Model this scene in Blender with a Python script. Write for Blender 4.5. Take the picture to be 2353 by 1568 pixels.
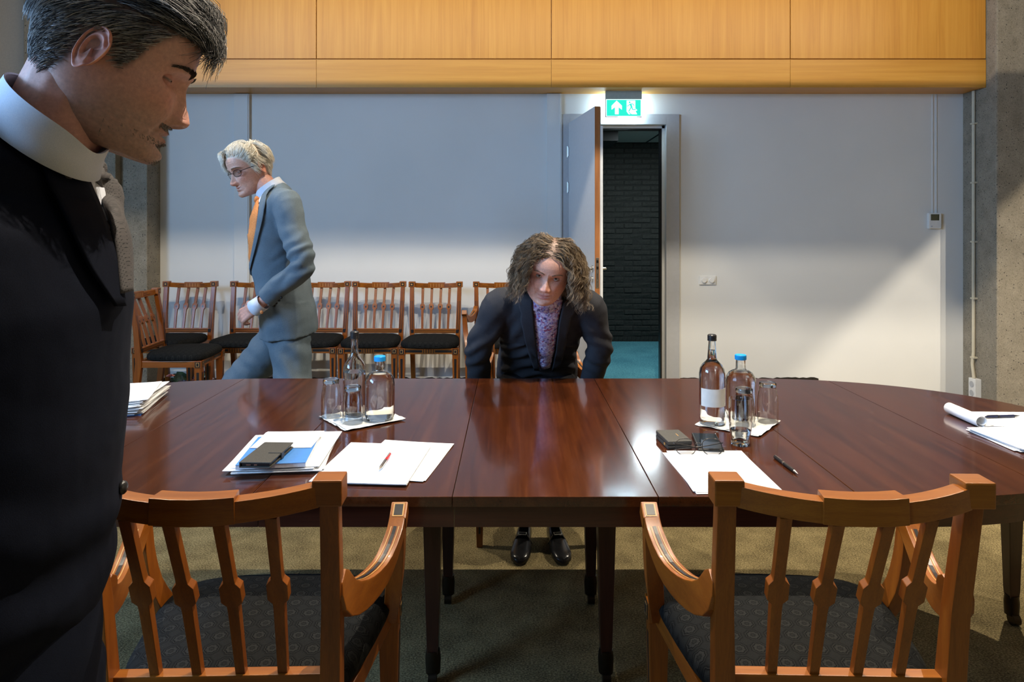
import bpy, bmesh, math, random
from mathutils import Vector, Matrix, Euler, noise
from mathutils.bvhtree import BVHTree

V = Vector
PI = math.pi
R = math.radians
scene = bpy.context.scene
COL = scene.collection
for o in list(bpy.data.objects):
    bpy.data.objects.remove(o)

# ------------------------------------------------------------------ camera
CAM = V((0.0, 0.0, 1.38))
FPX, CXP, CYP = 1569.0, 1176.5, 524.0          # focal length and principal point in 2353x1568 pixels
cd = bpy.data.cameras.new('camera')
cd.sensor_width = 36.0
cd.lens = FPX / 2353.0 * 36.0
cd.shift_y = -(784.0 - CYP) / 2353.0
cd.clip_start = 0.05
cam = bpy.data.objects.new('camera', cd)
COL.objects.link(cam)
cam.location = CAM
cam.rotation_euler = (R(90), 0, 0)
scene.camera = cam

# ------------------------------------------------------------------ world and exposure
w = bpy.data.worlds.new('world')
scene.world = w
w.use_nodes = True
w.node_tree.nodes['Background'].inputs[0].default_value = (0.45, 0.6, 0.9, 1)
w.node_tree.nodes['Background'].inputs[1].default_value = 0.25
scene.view_settings.view_transform = 'Standard'
scene.view_settings.look = 'None'
scene.view_settings.gamma = 1.0
scene.view_settings.use_curve_mapping = False
scene.view_settings.exposure = 0.0
scene.cycles.max_bounces = 10
scene.cycles.transparent_max_bounces = 12
scene.cycles.transmission_bounces = 10
scene.cycles.sample_clamp_indirect = 4.0
scene.cycles.use_denoising = True

WARM = (1.0, 0.88, 0.70)
LAMP_POWER = 215
FRONT_FILL_POWER = 310
TROUGH_POWER = 950
BULKHEAD_FILL_POWER = 62
WINDOW_POWER = 480
CORRIDOR_POWER = 28

def light(name, kind, loc, power, color, **kw):
    l = bpy.data.lights.new(name, kind)
    l.energy = power
    l.color = color
    o = bpy.data.objects.new(name, l)
    COL.objects.link(o)
    o.location = loc
    for k, v in kw.items():
        if k == 'aim':
            o.rotation_euler = (V(v) - V(loc)).to_track_quat('-Z', 'Y').to_euler()
        else:
            setattr(l, k, v)
    return o

# daylight through the window in the left wall (the window itself is built with the walls)
light('window_daylight', 'AREA', (-4.72, -0.4, 2.62), WINDOW_POWER, (0.34, 0.60, 1.0),
      shape='RECTANGLE', size=3.4, size_y=1.2, aim=(0, -0.4, 2.62))

# ------------------------------------------------------------------ mesh helpers
def at(px, py, d):
    """world point seen at pixel px,py at distance d along the view axis"""
    return V(((px - CXP) / FPX * d, d, CAM.z - (py - CYP) / FPX * d))

def on_table(px, py, z=0.75):
    d = (CAM.z - z) * FPX / (py - CYP)
    return at(px, py, d)

def frame_of(t, side):
    t = t.normalized()
    s = side - t * side.dot(t)
    if s.length < 1e-5:
        s = V((1, 0, 0)) - t * t.x
    s.normalize()
    return s, t.cross(s)

class MB:
    def __init__(self):
        self.v = []; self.f = []
    def add(self, vs, fs):
        n = len(self.v)
        self.v += [V(p) for p in vs]
        self.f += [tuple(i + n for i in f) for f in fs]
        return self
    def box(self, c, s, rot=None):
        c = V(c); hx, hy, hz = s[0] / 2, s[1] / 2, s[2] / 2
        vs = [V((x, y, z)) for z in (-hz, hz) for y in (-hy, hy) for x in (-hx, hx)]
        if rot is not None:
            m = rot if isinstance(rot, Matrix) else Euler(rot).to_matrix()
            vs = [m @ p for p in vs]
        return self.add([c + p for p in vs], [(0, 2, 3, 1), (4, 5, 7, 6), (0, 1, 5, 4), (2, 6, 7, 3), (0, 4, 6, 2), (1, 3, 7, 5)])
    def span(self, a, b):
        a = V(a); b = V(b)
        return self.box((a + b) / 2, (abs(b.x - a.x), abs(b.y - a.y), abs(b.z - a.z)))
    def loft(self, rings, caps=True, closed=True):
        n = len(rings[0]); vs = [p for r in rings for p in r]; fs = []
        m = n if closed else n - 1
        for i in range(len(rings) - 1):
            for j in range(m):
                k = (j + 1) % n
                fs.append((i * n + j, i * n + k, (i + 1) * n + k, (i + 1) * n + j))
        if caps and closed:
            fs.append(tuple(range(n))[::-1])
            fs.append(tuple(range((len(rings) - 1) * n, len(rings) * n)))
        return self.add(vs, fs)
    def tube(self, path, rx, ry=None, side=V((1, 0, 0)), n=16, caps=True, e=1.0):
        path = [V(p) for p in path]; k = len(path)
        rx = rx if hasattr(rx, '__len__') else [rx] * k
        ry = rx if ry is None else (ry if hasattr(ry, '__len__') else [ry] * k)
        rings = []
        for i, p in enumerate(path):
            t = path[min(i + 1, k - 1)] - path[max(i - 1, 0)]
            s, u = frame_of(t, V(side))
            ring = []
            for j in range(n):
                a = 2 * PI * j / n
                c, d = math.cos(a), math.sin(a)
                c = math.copysign(abs(c) ** e, c); d = math.copysign(abs(d) ** e, d)
                ring.append(p + s * rx[i] * c + u * ry[i] * d)
            rings.append(ring)
        return self.loft(rings, caps)
    def bar(self, path, ws, hs, side=V((1, 0, 0))):
        """rectangular section; ws along side, hs across it"""
        path = [V(p) for p in path]; k = len(path)
        ws = ws if hasattr(ws, '__len__') else [ws] * k
        hs = hs if hasattr(hs, '__len__') else [hs] * k
        rings = []
        for i, p in enumerate(path):
            t = path[min(i + 1, k - 1)] - path[max(i - 1, 0)]
            s, u = frame_of(t, V(side))
            a, b = s * ws[i] / 2, u * hs[i] / 2
            rings.append([p - a - b, p + a - b, p + a + b, p - a + b])
        return self.loft(rings)
    def lathe(self, prof, n=32, c=(0, 0, 0), closed=False):
        c = V(c); rings = []
        for r, z in prof:
            rings.append([c + V((r * math.cos(2 * PI * j / n), r * math.sin(2 * PI * j / n), z)) for j in range(n)])
        if closed:
            rings.append(rings[0])
        return self.loft(rings, caps=not closed)
    def ball(self, c, r, n=16, m=10, rot=None):
        c = V(c); r = r if hasattr(r, '__len__') else (r, r, r)
        mt = Euler(rot).to_matrix() if rot is not None else None
        vs = []
        for i in range(m + 1):
            t = PI * i / m
            for j in range(n):
                a = 2 * PI * j / n
                p = V((r[0] * math.sin(t) * math.cos(a), r[1] * math.sin(t) * math.sin(a), r[2] * math.cos(t)))
                vs.append(c + (mt @ p if mt else p))
        fs = []
        for i in range(m):
            for j in range(n):
                k = (j + 1) % n
                fs.append((i * n + j, (i + 1) * n + j, (i + 1) * n + k, i * n + k))
        return self.add(vs, fs)
    def capsule(self, a, b, ra, rb, n=14):
        a = V(a); b = V(b); d = (b - a)
        L = d.length; u = d.normalized()
        path, rad = [], []
        for i in range(5):
            t = PI / 2 * (i / 5.0)
            path.append(a - u * ra * math.cos(t)); rad.append(max(ra * math.sin(t), 0.0006))
        for i in range(5):
            t = i / 4.0
            path.append(a + d * t); rad.append(ra + (rb - ra) * t)
        for i in range(4, -1, -1):
            t = PI / 2 * (i / 5.0)
            path.append(b + u * rb * math.cos(t)); rad.append(max(rb * math.sin(t), 0.0006))
        return self.tube(path, rad, n=n, side=V((0.3, 0.5, 0.81)))
    def sheet(self, pts, thick):
        """flat outline (list of 3D points, roughly in one plane) given a thickness along its normal"""
        nrm = V((0, 0, 0))
        for i in range(len(pts)):
            nrm += V(pts[i]).cross(V(pts[(i + 1) % len(pts)]))
        nrm.normalize()
        return self.loft([[V(p) for p in pts], [V(p) + nrm * thick for p in pts]])

def finish(me, smooth=35, mat=None):
    bm = bmesh.new(); bm.from_mesh(me)
    bmesh.ops.recalc_face_normals(bm, faces=bm.faces)
    if smooth is not None:
        lim = R(smooth)
        for f in bm.faces: f.smooth = True
        for e in bm.edges:
            e.smooth = not (len(e.link_faces) == 2 and e.calc_face_angle(0) > lim)
    bm.to_mesh(me); bm.free()
    if mat: me.materials.append(mat)
    return me

def obj(name, data, parent=None, loc=None, rot=None):
    o = bpy.data.objects.new(name, data); COL.objects.link(o)
    if parent: o.parent = parent
    if loc is not None: o.location = loc
    if rot is not None: o.rotation_euler = rot
    return o

def build(mb, name, mat, parent=None, smooth=35, bevel=0, seg=2, org=None, loc=None, rot=None, dirty=False):
    me = bpy.data.meshes.new(name)
    vs = mb.v if org is None else [p - org for p in mb.v]
    me.from_pydata([tuple(p) for p in vs], [], mb.f)
    if bevel or dirty:
        bm = bmesh.new(); bm.from_mesh(me)
        bmesh.ops.remove_doubles(bm, verts=bm.verts, dist=1e-6)
        bmesh.ops.recalc_face_normals(bm, faces=bm.faces)
        if bevel:
            es = [e for e in bm.edges if len(e.link_faces) == 2 and e.calc_face_angle(0) > R(28)]
            bmesh.ops.bevel(bm, geom=es, offset=bevel, segments=seg, affect='EDGES', profile=0.6, clamp_overlap=True)
        bm.to_mesh(me); bm.free()
    finish(me, smooth, mat)
    o = obj(name, me, parent, loc, rot)
    if bevel and smooth is not None:
        wn = o.modifiers.new('normals', 'WEIGHTED_NORMAL'); wn.keep_sharp = True; wn.weight = 90
    return o

def tag(o, label=None, cat=None, group=None, kind=None):
    if label: o['label'] = label
    if cat: o['category'] = cat
    if group: o['group'] = group
    if kind: o['kind'] = kind
    return o

def thing(name, label, cat, loc=(0, 0, 0), rz=0.0, group=None):
    o = obj(name, None, loc=loc, rot=(0, 0, rz))
    o.empty_display_size = 0.05
    return tag(o, label, cat, group)

def dup(root, loc, rz, label, group=None):
    r = root.copy(); COL.objects.link(r); r.location = loc; r.rotation_euler = (0, 0, rz)
    r['label'] = label
    if group: r['group'] = group
    for ch in list(root.children):
        c = ch.copy(); COL.objects.link(c); c.parent = r
        for g in list(ch.children):
            d = g.copy(); COL.objects.link(d); d.parent = c
    return r

def catmull(pts, n):
    """smooth resampling of a list of tuples"""
    k = len(pts); out = []
    for i in range(n):
        u = i / (n - 1) * (k - 1); a = min(int(u), k - 2); t = u - a
        p0, p1, p2, p3 = pts[max(a - 1, 0)], pts[a], pts[a + 1], pts[min(a + 2, k - 1)]
        out.append(tuple(0.5 * ((2 * q1) + (-q0 + q2) * t + (2 * q0 - 5 * q1 + 4 * q2 - q3) * t * t + (-q0 + 3 * q1 - 3 * q2 + q3) * t ** 3)
                         for q0, q1, q2, q3 in zip(p0, p1, p2, p3)))
    return out

def lerp_table(x, tab):
    if x <= tab[0][0]: return tab[0][1]
    for (a, b), (c, d) in zip(tab, tab[1:]):
        if x <= c: return b + (d - b) * (x - a) / (c - a)
    return tab[-1][1]
# ------------------------------------------------------------------ materials
def new_mat(name):
    m = bpy.data.materials.new(name); m.use_nodes = True
    return m, m.node_tree, m.node_tree.nodes['Principled BSDF']

def N(nt, kind, **kw):
    n = nt.nodes.new(kind)
    for k, v in kw.items():
        if hasattr(n, k): setattr(n, k, v)
        else: n.inputs[k].default_value = v
    return n

def L(nt, a, b): nt.links.new(a, b)

def rgba(c): return (c[0], c[1], c[2], 1.0)

def ramp(nt, fac, stops):
    r = nt.nodes.new('ShaderNodeValToRGB')
    el = r.color_ramp.elements
    while len(el) < len(stops): el.new(0.5)
    for e, (p, c) in zip(el, stops):
        e.position = p; e.color = rgba(c)
    L(nt, fac, r.inputs[0])
    return r.outputs[0]

def coords(nt, scale=(1, 1, 1), rot=(0, 0, 0), which='Object', loc=(0, 0, 0)):
    tc = nt.nodes.new('ShaderNodeTexCoord'); mp = nt.nodes.new('ShaderNodeMapping')
    mp.inputs['Scale'].default_value = scale; mp.inputs['Rotation'].default_value = rot; mp.inputs['Location'].default_value = loc
    L(nt, tc.outputs[which], mp.inputs[0])
    return mp.outputs[0]

def bump(nt, height, p, strength=0.2, dist=0.002):
    b = N(nt, 'ShaderNodeBump'); b.inputs['Strength'].default_value = strength; b.inputs['Distance'].default_value = dist
    L(nt, height, b.inputs['Height']); L(nt, b.outputs[0], p.inputs['Normal'])
    return b

def plain(name, c, rough=0.5, metal=0.0, spec=0.5, coat=0.0, emit=None, es=1.0, nz=0.06, ns=40.0):
    m, nt, p = new_mat(name)
    n = N(nt, 'ShaderNodeTexNoise', Scale=ns, Detail=4.0)
    L(nt, coords(nt), n.inputs['Vector'])
    d = tuple(x * (1 - nz) for x in c); u = tuple(min(x * (1 + nz), 1) for x in c)
    L(nt, ramp(nt, n.outputs[0], [(0.3, d), (0.7, u)]), p.inputs['Base Color'])
    p.inputs['Roughness'].default_value = rough; p.inputs['Metallic'].default_value = metal
    p.inputs['Specular IOR Level'].default_value = spec; p.inputs['Coat Weight'].default_value = coat
    if emit:
        p.inputs['Emission Color'].default_value = rgba(emit); p.inputs['Emission Strength'].default_value = es
    return m

def wood(name, dark, mid, lightc, axis='X', scale=1.0, rough=0.35, coat=0.0, stretch=14.0, bumps=0.05, fine=1.0):
    m, nt, p = new_mat(name)
    sc = {'X': (1, stretch, stretch), 'Y': (stretch, 1, stretch), 'Z': (stretch, stretch, 1)}[axis]
    oi = N(nt, 'ShaderNodeObjectInfo')
    cv = coords(nt, tuple(s * scale for s in sc))
    ad = N(nt, 'ShaderNodeVectorMath', operation='MULTIPLY_ADD')
    L(nt, oi.outputs['Random'], ad.inputs[0]); ad.inputs[1].default_value = (37, 53, 71); L(nt, cv, ad.inputs[2])
    n1 = N(nt, 'ShaderNodeTexNoise', Scale=1.6, Detail=6.0, Roughness=0.62, Distortion=0.6)
    L(nt, ad.outputs[0], n1.inputs['Vector'])
    cv2 = coords(nt, tuple((s if s == 1 else s * 9 * fine) * scale for s in sc))
    n2 = N(nt, 'ShaderNodeTexNoise', Scale=2.2, Detail=5.0, Roughness=0.6)
    L(nt, cv2, n2.inputs['Vector'])
    mx = N(nt, 'ShaderNodeMath', operation='MULTIPLY_ADD'); mx.inputs[1].default_value = 0.35
    L(nt, n2.outputs[0], mx.inputs[0]); 
    m2 = N(nt, 'ShaderNodeMath', operation='MULTIPLY'); m2.inputs[1].default_value = 0.65
    L(nt, n1.outputs[0], m2.inputs[0]); L(nt, m2.outputs[0], mx.inputs[2])
    L(nt, ramp(nt, mx.outputs[0], [(0.33, dark), (0.5, mid), (0.68, lightc)]), p.inputs['Base Color'])
    p.inputs['Roughness'].default_value = rough
    p.inputs['Coat Weight'].default_value = coat; p.inputs['Coat Roughness'].default_value = 0.06
    bump(nt, n2.outputs[0], p, bumps, 0.001)
    return m

def cloth(name, c1, c2, weave=900.0, rough=0.85, big=7.0, strength=0.25, sheen=0.0, fold=0.0):
    m, nt, p = new_mat(name)
    n = N(nt, 'ShaderNodeTexNoise', Scale=weave, Detail=2.0)
    L(nt, coords(nt), n.inputs['Vector'])
    n2 = N(nt, 'ShaderNodeTexNoise', Scale=big, Detail=3.0)
    L(nt, coords(nt), n2.inputs['Vector'])
    mx = N(nt, 'ShaderNodeMath', operation='MULTIPLY_ADD'); mx.inputs[1].default_value = 0.6
    m2 = N(nt, 'ShaderNodeMath', operation='MULTIPLY'); m2.inputs[1].default_value = 0.4
    L(nt, n2.outputs[0], m2.inputs[0]); L(nt, n.outputs[0], mx.inputs[0]); L(nt, m2.outputs[0], mx.inputs[2])
    L(nt, ramp(nt, mx.outputs[0], [(0.38, c1), (0.62, c2)]), p.inputs['Base Color'])
    p.inputs['Roughness'].default_value = rough; p.inputs['Specular IOR Level'].default_value = 0.12
    p.inputs['Sheen Weight'].default_value = sheen; p.inputs['Sheen Roughness'].default_value = 0.5
    bump(nt, n.outputs[0], p, strength, 0.0006)
    return m

M = {}
# wall paint
m, nt, p = new_mat('painted_wall')
n = N(nt, 'ShaderNodeTexNoise', Scale=260.0, Detail=3.0); L(nt, coords(nt), n.inputs['Vector'])
n2 = N(nt, 'ShaderNodeTexNoise', Scale=1.3, Detail=3.0); L(nt, coords(nt), n2.inputs['Vector'])
L(nt, ramp(nt, n2.outputs[0], [(0.3, (0.66, 0.66, 0.64)), (0.7, (0.71, 0.71, 0.69))]), p.inputs['Base Color'])
p.inputs['Roughness'].default_value = 0.7; p.inputs['Specular IOR Level'].default_value = 0.3
bump(nt, n.outputs[0], p, 0.12, 0.0015); M['wall'] = m
M['beige'] = plain('beige_plaster', (0.50, 0.45, 0.38), 0.8, nz=0.05, ns=90)
M['door_white'] = plain('door_lacquer', (0.60, 0.60, 0.60), 0.4, nz=0.03)
M['frame_grey'] = plain('frame_lacquer', (0.42, 0.43, 0.45), 0.42, nz=0.03)
M['door_edge'] = wood('door_edge_wood', (0.24, 0.09, 0.03), (0.32, 0.12, 0.035), (0.38, 0.16, 0.05), 'Z', 3, 0.5)
# concrete with aggregate
m, nt, p = new_mat('concrete')
vo = N(nt, 'ShaderNodeTexVoronoi', Scale=55.0); L(nt, coords(nt), vo.inputs['Vector'])
no = N(nt, 'ShaderNodeTexNoise', Scale=9.0, Detail=8.0, Roughness=0.65); L(nt, coords(nt), no.inputs['Vector'])
nf = N(nt, 'ShaderNodeTexNoise', Scale=120.0, Detail=4.0, Roughness=0.6); L(nt, coords(nt), nf.inputs['Vector'])
base = ramp(nt, no.outputs[0], [(0.3, (0.205, 0.178, 0.132)), (0.7, (0.295, 0.26, 0.20))])
sp = ramp(nt, nf.outputs[0], [(0.30, (0.35, 0.33, 0.30)), (0.42, (0.95, 0.95, 0.95)), (0.60, (1, 1, 1)), (0.72, (1.5, 1.45, 1.35))])
mm = N(nt, 'ShaderNodeMix', data_type='RGBA', blend_type='MULTIPLY'); mm.inputs[0].default_value = 1.0
L(nt, base, mm.inputs[6]); L(nt, sp, mm.inputs[7])
sel = N(nt, 'ShaderNodeSeparateColor'); L(nt, vo.outputs['Color'], sel.inputs[0])
pit = N(nt, 'ShaderNodeMath', operation='GREATER_THAN'); pit.inputs[1].default_value = 0.86; L(nt, sel.outputs[0], pit.inputs[0])
dm = N(nt, 'ShaderNodeMath', operation='LESS_THAN'); dm.inputs[1].default_value = 0.24; L(nt, vo.outputs['Distance'], dm.inputs[0])
pm = N(nt, 'ShaderNodeMath', operation='MULTIPLY'); L(nt, pit.outputs[0], pm.inputs[0]); L(nt, dm.outputs[0], pm.inputs[1])
m3 = N(nt, 'ShaderNodeMix', data_type='RGBA'); L(nt, pm.outputs[0], m3.inputs[0]); L(nt, mm.outputs[2], m3.inputs[6]); m3.inputs[7].default_value = (0.05, 0.045, 0.04, 1)
L(nt, m3.outputs[2], p.inputs['Base Color']); p.inputs['Roughness'].default_value = 0.9
bump(nt, nf.outputs[0], p, 0.5, 0.004); M['concrete'] = m
M['dark_wall'] = wood('dark_panelling', (0.05, 0.03, 0.02), (0.08, 0.05, 0.03), (0.11, 0.07, 0.045), 'Z', 0.6, 0.5)
M['ceiling'] = plain('ceiling_paint', (0.45, 0.42, 0.37), 0.9)
# carpets
def carpet(name, c1, c2, c3, scale):
    m, nt, p = new_mat(name)
    a = N(nt, 'ShaderNodeTexNoise', Scale=scale, Detail=4.0, Roughness=0.7); L(nt, coords(nt, (1, 1.5, 1)), a.inputs['Vector'])
    b = N(nt, 'ShaderNodeTexNoise', Scale=scale * 0.06, Detail=3.0); L(nt, coords(nt), b.inputs['Vector'])
    x = N(nt, 'ShaderNodeMath', operation='MULTIPLY_ADD'); x.inputs[1].default_value = 0.8
    y = N(nt, 'ShaderNodeMath', operation='MULTIPLY'); y.inputs[1].default_value = 0.2
    L(nt, b.outputs[0], y.inputs[0]); L(nt, a.outputs[0], x.inputs[0]); L(nt, y.outputs[0], x.inputs[2])
    L(nt, ramp(nt, x.outputs[0], [(0.36, c1), (0.5, c2), (0.64, c3)]), p.inputs['Base Color'])
    p.inputs['Roughness'].default_value = 1.0; p.inputs['Specular IOR Level'].default_value = 0.05
    bump(nt, a.outputs[0], p, 0.9, 0.006)
    return m
M['carpet'] = carpet('brown_carpet', (0.055, 0.043, 0.023), (0.20, 0.158, 0.078), (0.42, 0.34, 0.17), 150)
M['blue_carpet'] = carpet('blue_carpet', (0.05, 0.17, 0.22), (0.10, 0.31, 0.38), (0.17, 0.46, 0.53), 60)
M['skirt'] = carpet('carpet_skirting', (0.012, 0.010, 0.008), (0.03, 0.025, 0.02), (0.06, 0.05, 0.04), 150)
# brick
m, nt, p = new_mat('black_brick')
n = N(nt, 'ShaderNodeTexNoise', Scale=28.0, Detail=7.0, Roughness=0.7); L(nt, coords(nt), n.inputs['Vector'])
L(nt, ramp(nt, n.outputs[0], [(0.3, (0.016, 0.017, 0.015)), (0.7, (0.042, 0.043, 0.037))]), p.inputs['Base Color'])
p.inputs['Roughness'].default_value = 0.6; p.inputs['Specular IOR Level'].default_value = 0.3
bump(nt, n.outputs[0], p, 0.9, 0.012); M['brick'] = m
M['mortar'] = plain('dark_mortar', (0.020, 0.021, 0.019), 0.9, nz=0.2)
# timber
M['panel'] = wood('oak_veneer', (0.47, 0.195, 0.022), (0.56, 0.255, 0.033), (0.63, 0.31, 0.050), 'Z', 0.55, 0.42, 0.0, 26)
M['panel_h'] = wood('oak_veneer_rail', (0.48, 0.21, 0.026), (0.57, 0.27, 0.038), (0.63, 0.325, 0.056), 'X', 0.5, 0.42, 0.0, 26)
M['mahogany'] = wood('mahogany_top', (0.030, 0.0075, 0.0026), (0.056, 0.0140, 0.0042), (0.088, 0.0245, 0.0070), 'Y', 1.1, 0.15, 0.35, 16, 0.012)
M['mahogany_x'] = wood('mahogany_rail', (0.036, 0.0085, 0.004), (0.062, 0.015, 0.0065), (0.09, 0.024, 0.010), 'X', 1.3, 0.3, 0.15, 16)
M['mahogany_z'] = wood('mahogany_leg', (0.022, 0.006, 0.004), (0.04, 0.011, 0.006), (0.06, 0.018, 0.009), 'Z', 1.3, 0.3, 0.15, 16)
M['chair_x'] = wood('chair_satinwood_rail', (0.1816, 0.0479, 0.0035), (0.2514, 0.0734, 0.0055), (0.3212, 0.1044, 0.0088), 'X', 2.2, 0.36, 0.03, 14)
M['chair_z'] = wood('chair_satinwood_post', (0.1536, 0.0373, 0.0033), (0.2165, 0.0564, 0.0045), (0.2794, 0.0819, 0.0068), 'Z', 2.2, 0.36, 0.03, 14)
M['chair_y'] = wood('chair_satinwood_arm', (0.1746, 0.044, 0.0035), (0.2444, 0.0678, 0.0053), (0.3073, 0.096, 0.008), 'Y', 2.2, 0.36, 0.03, 14)
M['ebony'] = plain('ebony_inlay', (0.012, 0.010, 0.010), 0.35, nz=0.3)
M['string'] = plain('boxwood_line', (0.46, 0.24, 0.07), 0.4, nz=0.1)
M['brass'] = plain('aged_brass', (0.045, 0.032, 0.02), 0.4, metal=0.9)
# seat fabric: staggered octagon medallions with a flower
m, nt, p = new_mat('seat_damask')
def lattice(off):
    c = coords(nt, (26, 26, 26), (0, 0, 0), 'Object', (off, off, 0))
    s = N(nt, 'ShaderNodeSeparateXYZ'); L(nt, c, s.inputs[0])
    cb = N(nt, 'ShaderNodeCombineXYZ'); L(nt, s.outputs[0], cb.inputs[0]); L(nt, s.outputs[1], cb.inputs[1])
    f = N(nt, 'ShaderNodeVectorMath', operation='FRACTION'); L(nt, cb.outputs[0], f.inputs[0])
    q = N(nt, 'ShaderNodeVectorMath', operation='SUBTRACT'); L(nt, f.outputs[0], q.inputs[0]); q.inputs[1].default_value = (0.5, 0.5, 0)
    ln = N(nt, 'ShaderNodeVectorMath', operation='LENGTH'); L(nt, q.outputs[0], ln.inputs[0])
    sx = N(nt, 'ShaderNodeSeparateXYZ'); L(nt, q.outputs[0], sx.inputs[0])
    an = N(nt, 'ShaderNodeMath', operation='ARCTAN2'); L(nt, sx.outputs[1], an.inputs[0]); L(nt, sx.outputs[0], an.inputs[1])
    m8 = N(nt, 'ShaderNodeMath', operation='MULTIPLY'); L(nt, an.outputs[0], m8.inputs[0]); m8.inputs[1].default_value = 8.0
    cs = N(nt, 'ShaderNodeMath', operation='COSINE'); L(nt, m8.outputs[0], cs.inputs[0])
    ma = N(nt, 'ShaderNodeMath', operation='MULTIPLY_ADD'); L(nt, cs.outputs[0], ma.inputs[0]); ma.inputs[1].default_value = 0.022; L(nt, ln.outputs['Value'], ma.inputs[2])
    return ma.outputs[0]
D = (0.004, 0.0042, 0.0045); G = (0.0165, 0.0168, 0.016)
r1 = ramp(nt, lattice(0), [(0.0, D), (0.05, G), (0.09, D), (0.17, G), (0.25, G), (0.29, D), (0.335, D), (0.345, G), (0.37, G), (0.39, D), (0.5, (0.010, 0.0105, 0.0105))])
nn = N(nt, 'ShaderNodeTexNoise', Scale=600.0, Detail=2.0); L(nt, coords(nt), nn.inputs['Vector'])
L(nt, r1, p.inputs['Base Color']); p.inputs['Roughness'].default_value = 0.9; p.inputs['Specular IOR Level'].default_value = 0.08
bump(nt, nn.outputs[0], p, 0.35, 0.001); M['damask'] = m
# glass, water
def glass(name, c=(1, 1, 1), ior=1.46, rough=0.0):
    m, nt, p = new_mat(name)
    n = N(nt, 'ShaderNodeTexNoise', Scale=30.0); L(nt, coords(nt), n.inputs['Vector'])
    L(nt, ramp(nt, n.outputs[0], [(0.3, tuple(x * 0.985 for x in c)), (0.7, c)]), p.inputs['Base Color'])
    p.inputs['Roughness'].default_value = rough; p.inputs['IOR'].default_value = ior; p.inputs['Transmission Weight'].default_value = 1.0
    return m
M['glass'] = glass('clear_glass', (0.98, 0.985, 0.98)); M['water'] = glass('water', (0.99, 0.99, 0.985), 1.33)
M['lens'] = glass('spectacle_lens', (0.98, 0.98, 1.0), 1.5)
M['frost'] = plain('frosted_label', (0.62, 0.61, 0.57), 0.6)
M['cap_blue'] = plain('blue_plastic', (0.0, 0.30, 0.78), 0.4)
M['cap_black'] = plain('black_plastic', (0.012, 0.012, 0.013), 0.35)
M['paper'] = plain('white_paper', (0.86, 0.87, 0.88), 0.75, nz=0.015, ns=15)
M['paper_edge'] = plain('paper_pile', (0.72, 0.76, 0.84), 0.8, nz=0.08, ns=200)
M['napkin'] = plain('napkin_tissue', (0.86, 0.85, 0.80), 0.9, nz=0.03, ns=300)
M['blue_cover'] = plain('blue_card', (0.045, 0.20, 0.56), 0.6)
M['leather'] = plain('black_leather', (0.045, 0.042, 0.035), 0.5, nz=0.35, ns=350)
M['screen'] = plain('phone_glass', (0.012, 0.016, 0.02), 0.06, spec=0.6)
M['red'] = plain('red_plastic', (0.55, 0.02, 0.03), 0.3)
M['steel'] = plain('brushed_steel', (0.55, 0.54, 0.52), 0.28, metal=1.0)
M['white_plastic'] = plain('white_plastic', (0.72, 0.72, 0.70), 0.4, nz=0.03)
M['cream_pipe'] = plain('cream_conduit', (0.55, 0.49, 0.36), 0.5, nz=0.04)
M['lcd'] = plain('lcd_screen', (0.03, 0.04, 0.02), 0.2)
M['navy_ink'] = plain('pen_navy', (0.012, 0.018, 0.06), 0.3)
M['lamp_black'] = plain('lamp_black', (0.01, 0.01, 0.01), 0.9)
M['bulb'] = plain('bulb_glow', (0.9, 0.8, 0.6), 0.4, emit=WARM, es=6.0)
M['sign_green'] = plain('exit_sign_green', (0.02, 0.5, 0.38), 0.4, emit=(0.02, 0.80, 0.56), es=0.95)
M['sign_white'] = plain('exit_sign_white', (0.9, 0.95, 0.95), 0.4, emit=(0.85, 1.0, 0.98), es=1.3)
M['sign_edge'] = plain('exit_sign_light_edge', (0.8, 0.9, 0.95), 0.4, emit=(0.62, 0.86, 1.0), es=30.0)
M['sign_grey'] = plain('exit_sign_body', (0.30, 0.36, 0.35), 0.5)
M['leaf'] = plain('leaf_green', (0.035, 0.07, 0.035), 0.5, nz=0.3)
M['leaf_grey'] = plain('leaf_grey_green', (0.09, 0.14, 0.12), 0.55, nz=0.3)
M['petal_pink'] = plain('petal_pink', (0.55, 0.22, 0.20), 0.6, nz=0.15)
M['petal_lilac'] = plain('petal_lilac', (0.42, 0.36, 0.48), 0.6, nz=0.15)
M['pot'] = plain('dark_vase', (0.03, 0.025, 0.022), 0.4)
# clothes
M['navy'] = cloth('navy_wool', (0.0018, 0.0030, 0.0085), (0.0045, 0.0070, 0.0165), 800)
M['navy_trouser'] = cloth('navy_wool_trouser', (0.0018, 0.0030, 0.0085), (0.0045, 0.0070, 0.0165), 800)
M['grey_suit'] = cloth('blue_grey_wool', (0.085, 0.118, 0.150), (0.165, 0.205, 0.235), 700, big=5)
M['charcoal'] = cloth('charcoal_wool', (0.020, 0.021, 0.026), (0.042, 0.043, 0.050), 800)
M['black_trouser'] = cloth('black_trouser', (0.006, 0.006, 0.008), (0.014, 0.014, 0.017), 800)
M['shirt'] = cloth('white_shirt', (0.66, 0.70, 0.80), (0.76, 0.79, 0.86), 900, 0.8, strength=0.08)
M['orange_tie'] = cloth('orange_silk', (0.50, 0.15, 0.04), (0.78, 0.30, 0.10), 260, 0.5, strength=0.3)
M['shoe'] = plain('black_shoe_leather', (0.010, 0.010, 0.011), 0.25, nz=0.2)
M['dark_metal'] = plain('gunmetal', (0.05, 0.045, 0.045), 0.3, metal=0.9)
m, nt, p = new_mat('knit_tie')
b = N(nt, 'ShaderNodeTexBrick', Scale=170.0); L(nt, coords(nt, (1, 1, 1), (R(90), 0, 0)), b.inputs['Vector'])
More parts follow.
